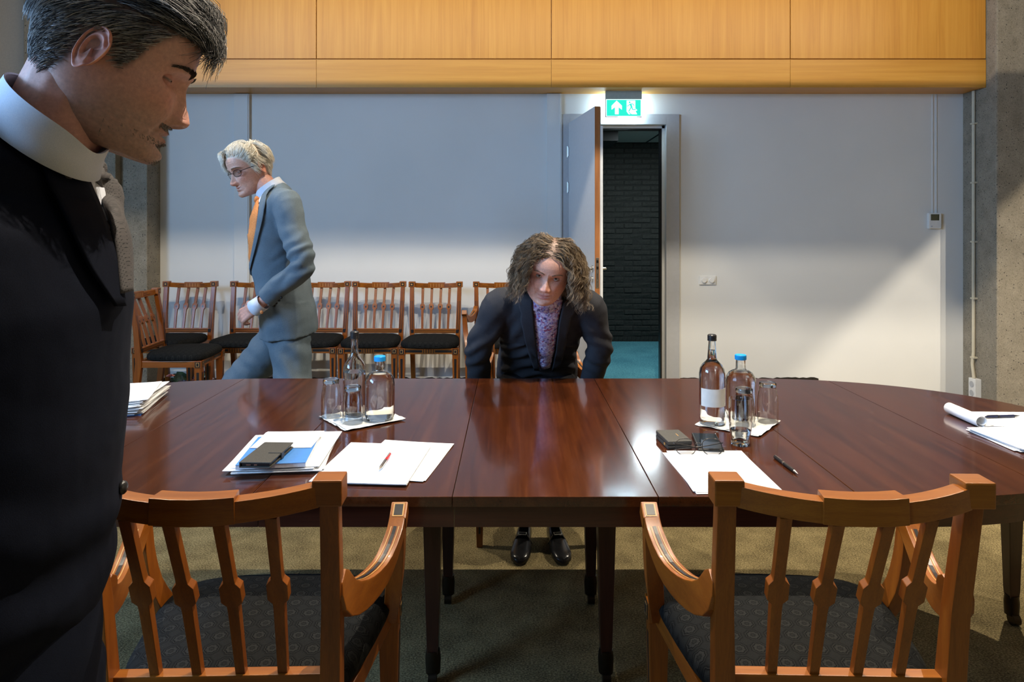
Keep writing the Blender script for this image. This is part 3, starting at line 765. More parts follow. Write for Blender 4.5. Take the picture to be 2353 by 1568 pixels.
# ------------------------------------------------------------------ chairs (front is +y in chair space)
ZT = 0.96
def rail_y(x, w): return -0.252 - 0.052 * (1 - (x / w) ** 2)
def rail_dz(x, w): return -0.012 * (1 - (x / w) ** 2)
def make_chair(arms):
    w = 0.205 if arms else 0.186              # half width of the back
    fw = 0.26 if arms else 0.213             # half width of the seat front
    t = thing('armchair' if arms else 'dining_chair', 'chair', 'chair')
    inl = MB(); lines = MB()
    # rear legs running up into back posts
    for s in (-1, 1):
        mb = MB(); mb.bar([(s * (w - 0.012), -0.285, 0), (s * (w - 0.012), -0.225, 0.28), (s * (w - 0.010), -0.200, 0.50), (s * (w - 0.004), -0.216, 0.72), (s * w, -0.250, ZT - 0.03)],
                              [0.028, 0.034, 0.037, 0.034, 0.032], [0.028, 0.034, 0.040, 0.032, 0.028])
        build(mb, 'rear_leg', M['chair_z'], t, smooth=30, bevel=0.003)
        for dx in (-0.007, 0.007):
            inl.bar([(s * (w - 0.004) + dx, -0.1995, 0.72), (s * w + dx, -0.2352, ZT - 0.045)], 0.004, 0.0015)
            inl.bar([(s * (w - 0.008) + dx, -0.1848, 0.58), (s * (w - 0.004) + dx, -0.1995, 0.72)], 0.004, 0.0015)
        # corner block
        mb = MB(); mb.box((s * w, -0.254, ZT - 0.022), (0.050, 0.046, 0.044)); build(mb, 'corner_block', M['chair_x'], t, smooth=None, bevel=0.003)
        inl.box((s * w, -0.2305, ZT - 0.022), (0.026, 0.0015, 0.026)); lines.box((s * w, -0.2302, ZT - 0.022), (0.012, 0.002, 0.012))
        inl.box((s * (w - 0.012), -0.1835, 0.58), (0.020, 0.002, 0.024))
        # front legs
        mb = MB(); mb.bar([(s * (fw - 0.02), 0.182, 0), (s * (fw - 0.02), 0.182, 0.43), (s * (fw - 0.02), 0.182, 0.515)], [0.026, 0.044, 0.044], [0.026, 0.044, 0.044]); build(mb, 'front_leg', M['chair_z'], t, smooth=30, bevel=0.002)
        mb = MB(); mb.box((s * (fw - 0.02), 0.182, 0.492), (0.050, 0.050, 0.046)); build(mb, 'leg_block', M['chair_z'], t, smooth=None, bevel=0.002)
        inl.box((s * (fw - 0.02), 0.2076, 0.492), (0.036, 0.0016, 0.036)); lines.box((s * (fw - 0.02), 0.2082, 0.492), (0.020, 0.0012, 0.026)); inl.box((s * (fw - 0.02), 0.2088, 0.492), (0.015, 0.0012, 0.020))
        inl.bar([(s * (fw - 0.02), 0.1965, 0.06), (s * (fw - 0.02), 0.2045, 0.44)], [0.008, 0.017], 0.0016)
        inl.box((s * (fw + 0.0055), 0.182, 0.492), (0.0016, 0.034, 0.034)); lines.box((s * (fw + 0.006), 0.182, 0.492), (0.0014, 0.020, 0.026)); inl.box((s * (fw + 0.0066), 0.182, 0.492), (0.0012, 0.014, 0.020))
        inl.bar([(s * (fw - 0.0065), 0.182, 0.06), (s * (fw + 0.0018), 0.182, 0.44)], [0.0016, 0.0016], [0.008, 0.017])
        # side rail of the seat
        mb = MB(); mb.bar([(s * (w - 0.012), -0.19, 0.492), (s * (fw - 0.022), 0.17, 0.492)], 0.026, 0.042); build(mb, 'side_rail', M['chair_y'], t, smooth=None, bevel=0.002)
    # front and rear rails
    mb = MB(); mb.span((-fw + 0.04, 0.168, 0.472), (fw - 0.04, 0.196, 0.514)); build(mb, 'front_rail', M['chair_x'], t, smooth=None, bevel=0.002)
    for s in (-1, 1):
        inl.box((s * (fw * 0.53), 0.1965, 0.493), (fw * 0.62, 0.0016, 0.016))
    for k in range(5): inl.box(((k - 2) * 0.018, 0.1965, 0.493), (0.004, 0.0016, 0.028))
    mb = MB(); mb.span((-w + 0.02, -0.215, 0.470), (w - 0.02, -0.188, 0.514)); build(mb, 'rear_rail', M['chair_x'], t, smooth=None, bevel=0.002)
    # lower back rail
    mb = MB(); mb.box((0, -0.200, 0.580), (2 * w - 0.03, 0.024, 0.034)); build(mb, 'lower_rail', M['chair_x'], t, smooth=None, bevel=0.002)
    for dz in (-0.007, 0.007): inl.box((0, -0.1876, 0.580 + dz), (2 * w - 0.06, 0.0014, 0.003))
    # crest rail
    path = []
    for i in range(17):
        x = -w + 0.02 + (2 * w - 0.04) * i / 16
        path.append((x, rail_y(x, w), ZT - 0.026 + rail_dz(x, w)))
    mb = MB(); mb.bar(path, 0.030, 0.036, side=V((0, 1, 0))); build(mb, 'crest_rail', M['chair_x'], t, smooth=30, bevel=0.002)
    for dz in (-0.006, 0.006):
        inl.bar([(p[0], p[1] + 0.0152, p[2] + dz) for p in path[1:-1]], 0.0012, 0.003, side=V((0, 1, 0)))
    cp = [(x, rail_y(x, w), ZT - 0.022 + rail_dz(x, w)) for x in (-0.066, -0.033, 0, 0.033, 0.066)]
    mb = MB(); mb.bar(cp, 0.036, 0.044, side=V((0, 1, 0))); build(mb, 'crest_tablet', M['chair_x'], t, smooth=30, bevel=0.002)
    for k in range(5):
        x = (k - 2) * 0.022; lines.box((x, rail_y(x, w) + 0.0185, ZT - 0.033), (0.003, 0.0014, 0.026))
    # spindles with an octagonal swelling
    for x in ((-0.118, -0.040, 0.040, 0.118) if arms else (-0.106, -0.036, 0.036, 0.106)):
        yt = rail_y(x, w); yb = -0.200; zb, zt = 0.594, ZT - 0.045 + rail_dz(x, w)
        zs = [zb, 0.725, 0.738, 0.747, 0.777, 0.786, 0.796, zt]
        ws = [0.017, 0.019, 0.020, 0.036, 0.036, 0.020, 0.019, 0.020]; ds = [0.014, 0.015, 0.015, 0.017, 0.017, 0.015, 0.015, 0.015]
        pts = []
        for z in zs:
            e = (z - zb) / (zt - zb); pts.append((x * (0.94 + 0.06 * e), yb + (yt - yb) * (e ** 1.25), z))
        mb = MB(); mb.bar(pts, ws, ds); build(mb, 'spindle', M['chair_z'], t, smooth=25, bevel=0.0015)
        e = (0.762 - zb) / (zt - zb); y = yb + (yt - yb) * (e ** 1.25)
        inl.box((x * (0.94 + 0.06 * e), y + 0.0088, 0.762), (0.012, 0.0016, 0.014), (R(12), 0, 0))
    # upholstered seat
    prof = [(0.0, 0.510), (0.9, 0.512), (0.985, 0.520), (1.0, 0.533), (0.985, 0.548), (0.93, 0.560), (0.80, 0.568), (0.55, 0.574), (0.25, 0.577), (0.0, 0.578)]
    rings = []
    def seat_pt(a, k):
        c, s = math.cos(a), math.sin(a); e = 0.42
        x = math.copysign(abs(c) ** e, c); y = math.copysign(abs(s) ** e, s)
        hw = (w + 0.004) + (fw + 0.005 - w) * (y + 1) / 2
        yy = 0.208 * y if y > 0 else 0.182 * y
        bow = 0.022 * (1 - x * x) * max(y, 0)
        return x * hw * k, (yy + bow) * k
    for k, z in prof:
        kk = max(k, 0.002)
        rings.append([V((*seat_pt(2 * PI * j / 56, kk), z)) for j in range(56)])
    mb = MB(); mb.loft(rings); build(mb, 'seat_cushion', M['damask'], t, smooth=50)
    # arms
    if arms:
        for s in (-1, 1):
            ap = catmull([(s * (w - 0.001), -0.213, 0.768), (s * (w + 0.010), -0.185, 0.716), (s * (w + 0.030), -0.115, 0.690), (s * (w + 0.052), -0.035, 0.692), (s * (w + 0.066), 0.035, 0.722), (s * (w + 0.070), 0.072, 0.752)], 15)
            hs = [0.075 - 0.045 * (i / 14) ** 0.7 for i in range(15)]; hs[0] = 0.03; hs[1] = 0.055
            mb = MB(); mb.bar(ap, 0.034, hs); build(mb, 'armrest', M['chair_y'], t, smooth=40, bevel=0.003)
            # dark line let into the top of the arm
            top = []
            for i in range(3, 13):
                tg = V(ap[i + 1]) - V(ap[i - 1]); sd, up = frame_of(tg, V((1, 0, 0)))
                if up.z < 0: up = -up
                top.append(V(ap[i]) + up * (hs[i] / 2 + 0.0004))
            inl.bar(top, 0.007, 0.002)
            lines.bar([p + V((0.008, 0, -0.0002)) for p in top], 0.002, 0.002); lines.bar([p + V((-0.008, 0, -0.0002)) for p in top], 0.002, 0.002)
            tip = V((s * (w + 0.0705), 0.080, 0.752))
            rm = Euler((R(28), 0, 0)).to_matrix()
            mb = MB(); mb.box(tip, (0.036, 0.044, 0.034), rm); build(mb, 'arm_tip', M['chair_y'], t, smooth=None, bevel=0.003)
            inl.box(tip + rm @ V((0, 0, 0.0175)), (0.018, 0.028, 0.002), rm); lines.box(tip + rm @ V((0, 0, 0.0170)), (0.024, 0.034, 0.002), rm)
            sp = catmull([(s * (w + 0.070), 0.074, 0.735), (s * (w + 0.066), 0.072, 0.670), (s * (w + 0.058), 0.092, 0.590), (s * (fw - 0.014), 0.150, 0.500)], 9)
            mb = MB(); mb.bar(sp, [0.030 + 0.006 * math.sin(i / 8 * PI) for i in range(9)], [0.032 + 0.016 * i / 8 for i in range(9)]); build(mb, 'arm_support', M['chair_z'], t, smooth=40, bevel=0.003)
    tag(build(inl, 'ebony_inlay', M['ebony'], t, smooth=None), kind='stuff')
    tag(build(lines, 'boxwood_lines', M['string'], t, smooth=None), kind='stuff')
    return t

G1, G2 = 'matching spindle-back chairs along the back wall', 'armchairs at the table'
arm0 = make_chair(True); side0 = make_chair(False)
def put(proto, first, loc, rz, label, group):
    if first:
        proto.location = loc; proto.rotation_euler = (0, 0, rz); proto['label'] = label; proto['group'] = group
        return proto
    return dup(proto, loc, rz, label, group)
# foreground pair, backs to the camera (front towards +y)
put(arm0, True, (0.574, 1.405, 0), R(-1.5), 'orange-brown armchair in the foreground at the right, back to the viewer', G2)
put(arm0, False, (-0.520, 1.405, 0), R(1.5), 'orange-brown armchair in the foreground beside the man in navy', G2)
put(arm0, False, (0.10, 3.14, 0), PI, 'armchair behind the bending woman, across the table', G2)
put(arm0, False, (-0.075, 5.10, 0), PI, 'armchair at the right end of the row along the back wall', G1)
labs = ['dining chair in the back row farthest left, behind the angled chair', 'dining chair in the back row behind the grey-suited man\'s hand', 'dining chair in the back row just right of the grey-suited man',
        'dining chair in the back row behind the tall bottle', 'dining chair in the back row left of the wall armchair']
xs_c = [(439, 5.14, 1), (592, 5.14, 0), (744, 5.14, -1), (872, 5.12, 0.3), (1001, 5.10, -0.3)]
for i, (px, y, a) in enumerate(xs_c):
    put(side0, i == 0, ((px - CXP) / FPX * (y + 0.25), y, 0), PI + R(a), labs[i], G1)
put(side0, False, (-2.235, 4.63, 0), R(-86), 'dining chair turned sideways at the left column, flowers under it', G1)

# ------------------------------------------------------------------ flowers on the floor at the left
fl = thing('flower_arrangement', 'low flower arrangement on the floor behind the sideways chair', 'flowers', (-2.40, 5.06, 0))
mb = MB(); mb.lathe([(0.002, 0.0), (0.085, 0.002), (0.11, 0.06), (0.10, 0.13), (0.09, 0.14), (0.085, 0.13), (0.002, 0.12)], 28); build(mb, 'bowl', M['pot'], fl)
random.seed(21)
def leaf_shape(mb, base, d, ln, wd):
    d = V(d).normalized(); s, u = frame_of(d, V((random.uniform(-1, 1), random.uniform(-1, 1), 0.2)))
    pts = []
    rows = [(0, 0.08), (0.25, 0.8), (0.5, 1.0), (0.75, 0.7), (1, 0.05)]
    rings = []
    for e, k in rows:
        c = V(base) + d * ln * e + u * (0.12 * ln * math.sin(e * PI)) - V((0, 0, 0.25 * ln * e * e))
        rings.append([c - s * wd * k / 2, c + u * 0.0012, c + s * wd * k / 2, c - u * 0.0012])
    mb.loft(rings)
for k in range(46):
    a = random.uniform(0, 2 * PI); el = random.uniform(0.2, 1.2)
    d = V((math.cos(a) * math.cos(el), math.sin(a) * math.cos(el) * 0.7, math.sin(el)))
    mb = MB(); leaf_shape(mb, V((d.x * 0.05, d.y * 0.05, 0.13 + random.uniform(0, 0.10))), d, random.uniform(0.09, 0.17), random.uniform(0.04, 0.07))
    build(mb, 'leaf', M['leaf_grey'] if k % 3 == 0 else M['leaf'], fl)
for (x, y, z, m, r) in ((0.16, -0.10, 0.33, 'petal_lilac', 0.05), (0.11, -0.12, 0.27, 'petal_pink', 0.045), (0.20, -0.08, 0.27, 'petal_lilac', 0.035), (0.12, -0.1, 0.29, 'petal_lilac', 0.04), (0.02, -0.12, 0.26, 'petal_lilac', 0.04), (-0.08, -0.1, 0.30, 'petal_pink', 0.035)):
    mb = MB(); mb.tube([(x * 0.2, y * 0.2, 0.12), (x * 0.7, y * 0.7, z - 0.05), (x, y, z - 0.01)], 0.004, n=8)
    st = build(mb, 'stem', M['leaf'], fl)
    fm = MB()
    for j in range(7):
        a = 2 * PI * j / 7; leaf_shape(fm, V((x, y, z)), V((math.cos(a), math.sin(a), random.uniform(0.3, 0.9))), r, r * 0.75)
    for j in range(4):
        a = 2 * PI * j / 4; leaf_shape(fm, V((x, y, z)), V((math.cos(a) * 0.5, math.sin(a) * 0.5, 1)), r * 0.7, r * 0.6)
    build(fm, 'blossom', M[m], st)
# ------------------------------------------------------------------ things on the table
def shell(mb, outer, t, n=40, floor=0.004):
    """closed glass wall from an outer profile (bottom to top) with wall thickness t"""
    inner = [(max(r - t, 0.0008), max(z, floor)) for r, z in outer if z >= floor or r > 0]
    prof = [(0.0005, outer[0][1])] + list(outer) + [(max(r - t, 0.0008), max(z, floor)) for r, z in outer[::-1]] + [(0.0005, floor)]
    return mb.lathe(prof, n)

def interp_r(outer, z):
    for (r0, z0), (r1, z1) in zip(outer, outer[1:]):
        if z0 <= z <= z1 and z1 > z0: return r0 + (r1 - r0) * (z - z0) / (z1 - z0)
    return outer[-1][0]

def water_in(par, outer, t, floor, level):
    prof = [(0.0005, floor + 0.0006)]
    zs = [floor + 0.0006 + (level - floor - 0.0006) * i / 16 for i in range(17)]
    for z in zs: prof.append((max(interp_r(outer, z) - t - 0.0004, 0.001), z))
    prof.append((0.0005, level))
    mb = MB(); mb.lathe(prof, 40); return build(mb, 'water', M['water'], par, smooth=40)

def tall_bottle(loc, label, level, neck, label_band):
    b = thing('water_bottle', label, 'bottle', loc, 0, 'water bottles on the table')
    if neck == 'long':
        o = [(0.030, 0.0), (0.036, 0.004), (0.038, 0.012), (0.038, 0.148), (0.0365, 0.162), (0.031, 0.176), (0.022, 0.189), (0.0145, 0.202), (0.0118, 0.218), (0.0112, 0.255), (0.0130, 0.257), (0.0130, 0.266)]
        cap = (0.0142, 0.256, 0.281)
    else:
        o = [(0.032, 0.0), (0.038, 0.004), (0.0405, 0.012), (0.0405, 0.160), (0.038, 0.176), (0.031, 0.190), (0.021, 0.199), (0.0155, 0.206), (0.0145, 0.214), (0.0108, 0.265), (0.0125, 0.267), (0.0125, 0.274)]
        cap = (0.0142, 0.266, 0.286)
    mb = MB(); shell(mb, o, 0.0024); build(mb, 'glass', M['glass'], b, smooth=50)
    water_in(b, o, 0.0024, 0.004, level)
    mb = MB(); r, z0, z1 = cap; mb.lathe([(0.001, z0), (r, z0), (r, z0 + 0.006), (r - 0.0008, z0 + 0.0066), (r, z0 + 0.0075), (r, z1 - 0.003), (r - 0.0025, z1), (0.001, z1)], 28); build(mb, 'cap', M['cap_black'], b, smooth=30)
    if label_band:
        mb = MB(); n = 30; rings = []
        for i in range(n + 1):
            a = R(200 + 140 * i / n); rings.append([V((rr * math.cos(a), rr * math.sin(a), z)) for rr, z in ((0.0407, 0.062), (0.0411, 0.062), (0.0411, 0.118), (0.0407, 0.118))])
        mb.loft(rings); lb = build(mb, 'frosted_label', M['frost'], b)
        mb = MB()
        for (z0, z1, a0, a1) in ((0.068, 0.071, 318, 330), (0.071, 0.080, 318, 320.5), (0.084, 0.092, 322, 324), (0.095, 0.104, 323, 325)):
            rings = []
            for i in range(5):
                a = R(a0 + (a1 - a0) * i / 4); rings.append([V((rr * math.cos(a), rr * math.sin(a), z)) for rr, z in ((0.0411, z0), (0.0414, z0), (0.0414, z1), (0.0411, z1))])
            mb.loft(rings)
        build(mb, 'print', M['white_plastic'], lb, smooth=None)
    return b

def carafe(loc, label):
    b = thing('water_carafe', label, 'bottle', loc, 0, 'blue-capped carafes on the table')
    o = [(0.036, 0.0), (0.044, 0.004), (0.048, 0.016), (0.0488, 0.03), (0.0488, 0.118), (0.046, 0.135), (0.038, 0.149), (0.027, 0.156), (0.0185, 0.159), (0.0162, 0.164), (0.0155, 0.190), (0.0165, 0.192), (0.0165, 0.200)]
    mb = MB(); shell(mb, o, 0.003, floor=0.010); build(mb, 'glass', M['glass'], b, smooth=50)
    water_in(b, o, 0.003, 0.010, 0.152)
    mb = MB(); mb.lathe([(0.001, 0.192), (0.0182, 0.192), (0.0186, 0.194), (0.0186, 0.206), (0.0172, 0.208), (0.001, 0.208)], 32); build(mb, 'cap', M['cap_blue'], b, smooth=30)
    return b

def tumbler(loc, label, down, h=0.122, water=0.0, s=1.0):
    b = thing('drinking_glass', label, 'glass', loc, 0, 'drinking glasses on the table')
    o = [(0.025 * s, 0.0), (0.0262 * s, 0.002), (0.0262 * s, 0.013), (0.0250 * s, 0.0165), (0.0275 * s, 0.024), (0.0310 * s, 0.045), (0.0325 * s, 0.07), (0.0325 * s, 0.09), (0.0318 * s, h)]
    mb = MB(); shell(mb, o, 0.0016, floor=0.013); 
    g = build(mb, 'glass', M['glass'], b, smooth=50)
    if down:
        g.rotation_euler = (PI, 0, 0); g.location = (0, 0, h)
    if water: water_in(b, o, 0.0016, 0.013, water)
    return b

ZP = TZ
def napkin(loc, rz, sz, label, seed):
    random.seed(seed)
    t = thing('paper_napkin', label, 'napkin', (loc[0], loc[1], ZP), rz, 'white napkins under the bottles')
    for k in range(2):
        n = 14; mb = MB(); rings = []
        for i in range(n + 1):
            ring = []
            for j in range(n + 1):
                x = (i / n - 0.5) * sz; y = (j / n - 0.5) * sz
                e = max(abs(x), abs(y)) / (sz / 2)
                z = 0.0012 + 0.0018 * k + 0.010 * max(0, e - 0.72) * (0.6 + noise.noise(V((x * 30 + seed + k * 9, y * 30, k)))) * 2
                ring.append(V((x + k * 0.006, y - k * 0.004, max(z, 0.0008 + k * 0.0014))))
            rings.append(ring)
        top = rings; bot = [[p - V((0, 0, 0.0006)) for p in r] for r in rings]
        mb.loft(top, closed=False); mb.loft(bot, closed=False)
        o = build(mb, 'ply', M['napkin'], t, smooth=60)
    return t

napkin((-0.498, 2.25), R(38), 0.205, 'white paper napkin under the left group of bottles', 4)
napkin((0.722, 2.19), R(52), 0.20, 'white paper napkin under the right group of bottles', 11)
zt = ZP + 0.0034
def spot(px, py): p = on_table(px, py); return (p.x, p.y, zt)
tall_bottle((-0.527, 2.285, zt), 'clear bottle with black cap, half full, in the left group', 0.146, 'long', False)
carafe((-0.432, 2.232, zt), 'round-shouldered carafe with bright blue cap in the left group')
tumbler((-0.600, 2.265, zt), 'upturned glass at the far left of the left group of bottles', True, 0.126)
tumbler((-0.512, 2.195, zt), 'upturned glass in front of the tall bottle in the left group', True, 0.118)
tall_bottle((0.640, 2.185, zt), 'clear bottle with black cap and frosted label in the right group', 0.236, 'short', True)
carafe((0.755, 2.255, zt), 'round-shouldered carafe with bright blue cap in the right group')
tumbler((0.826, 2.205, zt), 'upturned glass at the far right of the right group of bottles', True, 0.128)
tumbler((0.737, 2.168, zt), 'upturned glass directly behind the upright glass of water', True, 0.118)
tumbler((0.664, 1.985, ZP + 0.0005), 'upright glass with a little water beside the spectacles', False, 0.135, 0.044)

def sheet_mesh(mb, w, h, z, th=0.0007, curl=0.0, rz=0.0, off=(0, 0), seed=0.0, n=8):
    c, s = math.cos(rz), math.sin(rz); top = []; bot = []
    for i in range(n + 1):
        rt, rb = [], []
        for j in range(n + 1):
            u, v = i / n - 0.5, j / n - 0.5
            x, y = u * w, v * h
            zz = z + curl * (max(0, abs(u) * 2 - 0.5) ** 2 + max(0, abs(v) * 2 - 0.5) ** 2) * max(0.0, 0.5 + noise.noise(V((u * 2 + seed, v * 2, seed * 3.1))))
            p = V((x * c - y * s + off[0], x * s + y * c + off[1], zz))
            rt.append(p + V((0, 0, th))); rb.append(p)
        top.append(rt); bot.append(rb)
    vs = [p for r in top for p in r] + [p for r in bot for p in r]; m = (n + 1) ** 2; fs = []
    for i in range(n):
        for j in range(n):
            a = i * (n + 1) + j; q = (a, a + n + 1, a + n + 2, a + 1)
            fs.append(q); fs.append(tuple(k + m for k in q[::-1]))
    for i in range(n):
        for (a, b) in ((i, i + 1), (n * (n + 1) + i, n * (n + 1) + i + 1), (i * (n + 1), (i + 1) * (n + 1)), (i * (n + 1) + n, (i + 1) * (n + 1) + n)):
            fs.append((a, b, b + m, a + m))
    mb.add(vs, fs)
    return mb

def stack(loc, rz, label, sheets, name='paper_stack'):
    t = thing(name, label, 'paper', (loc[0], loc[1], ZP), rz)
    for k, (w, h, z, th, curl, a, off, mat) in enumerate(sheets):
        mb = MB(); sheet_mesh(mb, w, h, z, th, curl, a, off, k * 1.7 + loc[0])
        build(mb, 'sheet', M[mat], t, smooth=30)
    return t

random.seed(5)
def pile(n, w, h, dz, jit, rot, curl, mat='paper'):
    out = []
    for k in range(n):
        out.append((w, h, 0.0004 + k * dz, dz * 0.55, curl, R(random.uniform(-rot, rot)), (random.uniform(-jit, jit), random.uniform(-jit, jit)), mat))
    return out
# left, in front of the phone
stack((-0.625, 1.895), R(5), 'stack of white papers under the blue booklet on the left of the table', pile(7, 0.225, 0.305, 0.0024, 0.011, 4, 0.004))
bk2 = thing('blue_booklet', 'thick booklet with blue cover lying on the left paper stack', 'booklet', (-0.628, 1.853, ZP + 0.0182), R(7))
mb = MB(); mb.span((-0.086, -0.118, 0), (0.086, 0.118, 0.011)); build(mb, 'pages', M['paper_edge'], bk2, smooth=None, bevel=0.0008)
mb = MB(); mb.span((-0.0865, -0.1185, 0.011), (0.0865, 0.1185, 0.0118)); build(mb, 'cover', M['blue_cover'], bk2, smooth=None)
s = thing('loose_sheet', 'folded white sheet lying across the back of the blue booklet', 'paper', (-0.632, 1.932, ZP + 0.0308), R(2))
mb = MB(); sheet_mesh(mb, 0.165, 0.150, 0, 0.0007, 0.003, 0, (0, 0), 3.0); build(mb, 'sheet', M['paper'], s, smooth=30)
ph = thing('phone_case', 'closed black leather phone case on the blue booklet', 'phone', (-0.636, 1.778, ZP + 0.0318), R(-2))
for z0, nm in ((0.0, 'back_cover'), (0.0115, 'front_cover')):
    mb = MB(); mb.span((-0.039, -0.080, z0), (0.039, 0.080, z0 + 0.004)); build(mb, nm, M['leather'], ph, bevel=0.0028, seg=2)
mb = MB(); mb.span((-0.036, -0.077, 0.004), (0.035, 0.077, 0.0115)); build(mb, 'phone', M['cap_black'], ph, bevel=0.002)
mb = MB(); mb.span((-0.0408, -0.080, 0.0006), (-0.038, 0.080, 0.0148)); build(mb, 'spine', M['leather'], ph, bevel=0.001)
mb = MB(); mb.span((0.006, -0.012, 0.0154), (0.041, 0.008, 0.0172)); mb.span((0.039, -0.012, 0.0004), (0.0412, 0.008, 0.0166)); build(mb, 'closing_strap', M['leather'], ph, bevel=0.0008)
mb = MB(); mb.span((-0.004, -0.0777, 0.006), (0.004, -0.0768, 0.009)); mb.span((-0.024, -0.0777, 0.0062), (-0.012, -0.0768, 0.0085)); build(mb, 'port', M['steel'], ph, smooth=None)
# papers with the red pen
stack((-0.350, 1.815), R(-4), 'fanned white papers under the red pen, left of the table centre',
      [(0.225, 0.31, 0.0004, 0.0004, 0.0, R(-2), (-0.028, 0.02), 'paper_edge')] + [(0.21, 0.297, 0.001 + k * 0.0013, 0.0008, 0.003, R(a), o, 'paper') for k, (a, o) in enumerate(((-5, (0.052, 0.045)), (-6, (0.050, 0.040)), (0, (0.0, 0.0)), (1, (-0.004, 0.002)), (-1, (0.002, -0.003))))])
def pen(loc, rz, ln, label, body, tipm, clipm, split):
    t = thing('pen', label, 'pen', loc, rz)
    r = 0.0045
    def part(prof, nm, mt):
        mb = MB(); q = MB(); q.lathe(prof, 18)
        mb.add([V((p.x, p.z, p.y + r)) for p in q.v], q.f); build(mb, nm, M[mt], t, smooth=40)
    a = ln * split
    part([(0.0005, -ln / 2), (0.0008, -ln / 2 + 0.001), (0.0028, -ln / 2 + 0.014), (r * 0.9, -ln / 2 + 0.02), (0.0005, -ln / 2 + 0.02)], 'tip', tipm)
    part([(0.0005, -ln / 2 + 0.02), (r, -ln / 2 + 0.021), (r, -ln / 2 + a), (0.0005, -ln / 2 + a)], 'lower_barrel', body[0])
    part([(0.0005, -ln / 2 + a), (r * 1.06, -ln / 2 + a), (r * 1.06, -ln / 2 + a + 0.006), (0.0005, -ln / 2 + a + 0.006)], 'ring', clipm)
    part([(0.0005, -ln / 2 + a + 0.006), (r, -ln / 2 + a + 0.007), (r * 0.85, ln / 2 - 0.004), (0.0015, ln / 2), (0.0005, ln / 2)], 'upper_barrel', body[1])
    mb = MB(); mb.span((-0.0012, ln / 2 - 0.045, 2 * r), (0.0012, ln / 2 - 0.006, 2 * r + 0.0012)); build(mb, 'clip', M[clipm], t, smooth=None)
    return t
pen((-0.335, 1.80, ZP + 0.0098), R(-3), 0.125, 'red and silver ballpoint pen on the white papers', ('steel', 'red'), 'steel', 'steel', 0.5)
pen((0.722, 1.802, ZP + 0.0003), R(4), 0.135, 'black ballpoint pen with silver ring on the bare table', ('cap_black', 'cap_black'), 'steel', 'steel', 0.55)
# right-hand place
stack((0.537, 1.765), R(0.5), 'white papers on the table behind the right foreground chair',
      [(0.21, 0.297, 0.0004 + k * 0.0012, 0.0008, 0.003, R(a), o, 'paper') for k, (a, o) in enumerate(((2.5, (-0.004, 0.0)), (0, (0.003, 0.002)), (-1.2, (0.0, 0.004))))])
wl = thing('wallet', 'thick black leather wallet beside the spectacles', 'wallet', (0.472, 1.995, ZP), R(6))
for z0, nm in ((0.0, 'back_half'), (0.0125, 'front_half')):
    mb = MB(); mb.span((-0.036, -0.056, z0), (0.036, 0.056, z0 + 0.0118)); build(mb, nm, M['leather'], wl, bevel=0.004, seg=2)
mb = MB(); mb.span((0.010, -0.010, 0.0243), (0.0118, 0.012, 0.0252)); mb.span((-0.0375, -0.034, 0.006), (-0.036, -0.024, 0.012)); build(mb, 'stud', M['string'], wl, smooth=None)
p2 = thing('smartphone', 'black smartphone lying face up beside the wallet', 'phone', (0.568, 1.985, ZP), R(-8))
mb = MB(); mb.span((-0.036, -0.076, 0), (0.036, 0.076, 0.011)); build(mb, 'body', M['cap_black'], p2, bevel=0.004, seg=3)
mb = MB(); mb.span((-0.0325, -0.0715, 0.0108), (0.0325, 0.0715, 0.0114)); build(mb, 'screen', M['screen'], p2, smooth=None)
sp = thing('spectacles', 'folded thin-rimmed spectacles standing in front of the phone', 'glasses', (0.519, 1.897, ZP), R(0))
for x in (-0.037, 0.037):
    ring = []; 
    for j in range(40):
        a = 2 * PI * j / 40; c, s_ = math.cos(a), math.sin(a)
        px_, pz_ = 0.0275 * math.copysign(abs(c) ** 0.8, c), 0.020 * math.copysign(abs(s_) ** 0.85, s_)
        ring.append(V((x + px_, 0.010 * (pz_ / 0.02), 0.0215 + pz_)))
    mb = MB(); mb.tube(ring + [ring[0], ring[1]], 0.0010, n=8, caps=False, side=V((0, 1, 0))); rm = build(mb, 'rim', M['dark_metal'], sp)
    mb = MB(); c0 = sum(ring, V((0, 0, 0))) / 40
    mb.loft([[c0 + (p - c0) * 0.97 + V((0, -0.0007, 0)) for p in ring], [c0 + (p - c0) * 0.97 + V((0, 0.0007, 0)) for p in ring]])
    build(mb, 'lens', M['lens'], rm)
mb = MB(); mb.tube(catmull([(-0.011, 0.003, 0.026), (-0.004, 0.005, 0.030), (0.004, 0.005, 0.030), (0.011, 0.003, 0.026)], 9), 0.0011, n=8, side=V((0, 1, 0))); build(mb, 'bridge', M['dark_metal'], sp)
for x, s_ in ((-0.066, 1), (0.066, -1)):
    mb = MB(); mb.tube(catmull([(x, 0.004, 0.030), (x, 0.012, 0.028), (x + s_ * 0.05, 0.020 + (0.004 if s_ > 0 else 0), 0.016), (x + s_ * 0.115, 0.026, 0.006), (x + s_ * 0.13, 0.026, 0.003)], 15), 0.0013, n=8, side=V((0, 0, 1))); build(mb, 'temple', M['dark_metal'], sp)
# far left pile
random.seed(12)
stack((-1.385, 2.415), R(14), 'high pile of white papers at the left end of the table', pile(17, 0.215, 0.30, 0.0028, 0.012, 5, 0.012) + [(0.215, 0.30, 0.0004, 0.002, 0.0, R(1), (-0.005, -0.004), 'blue_cover')])
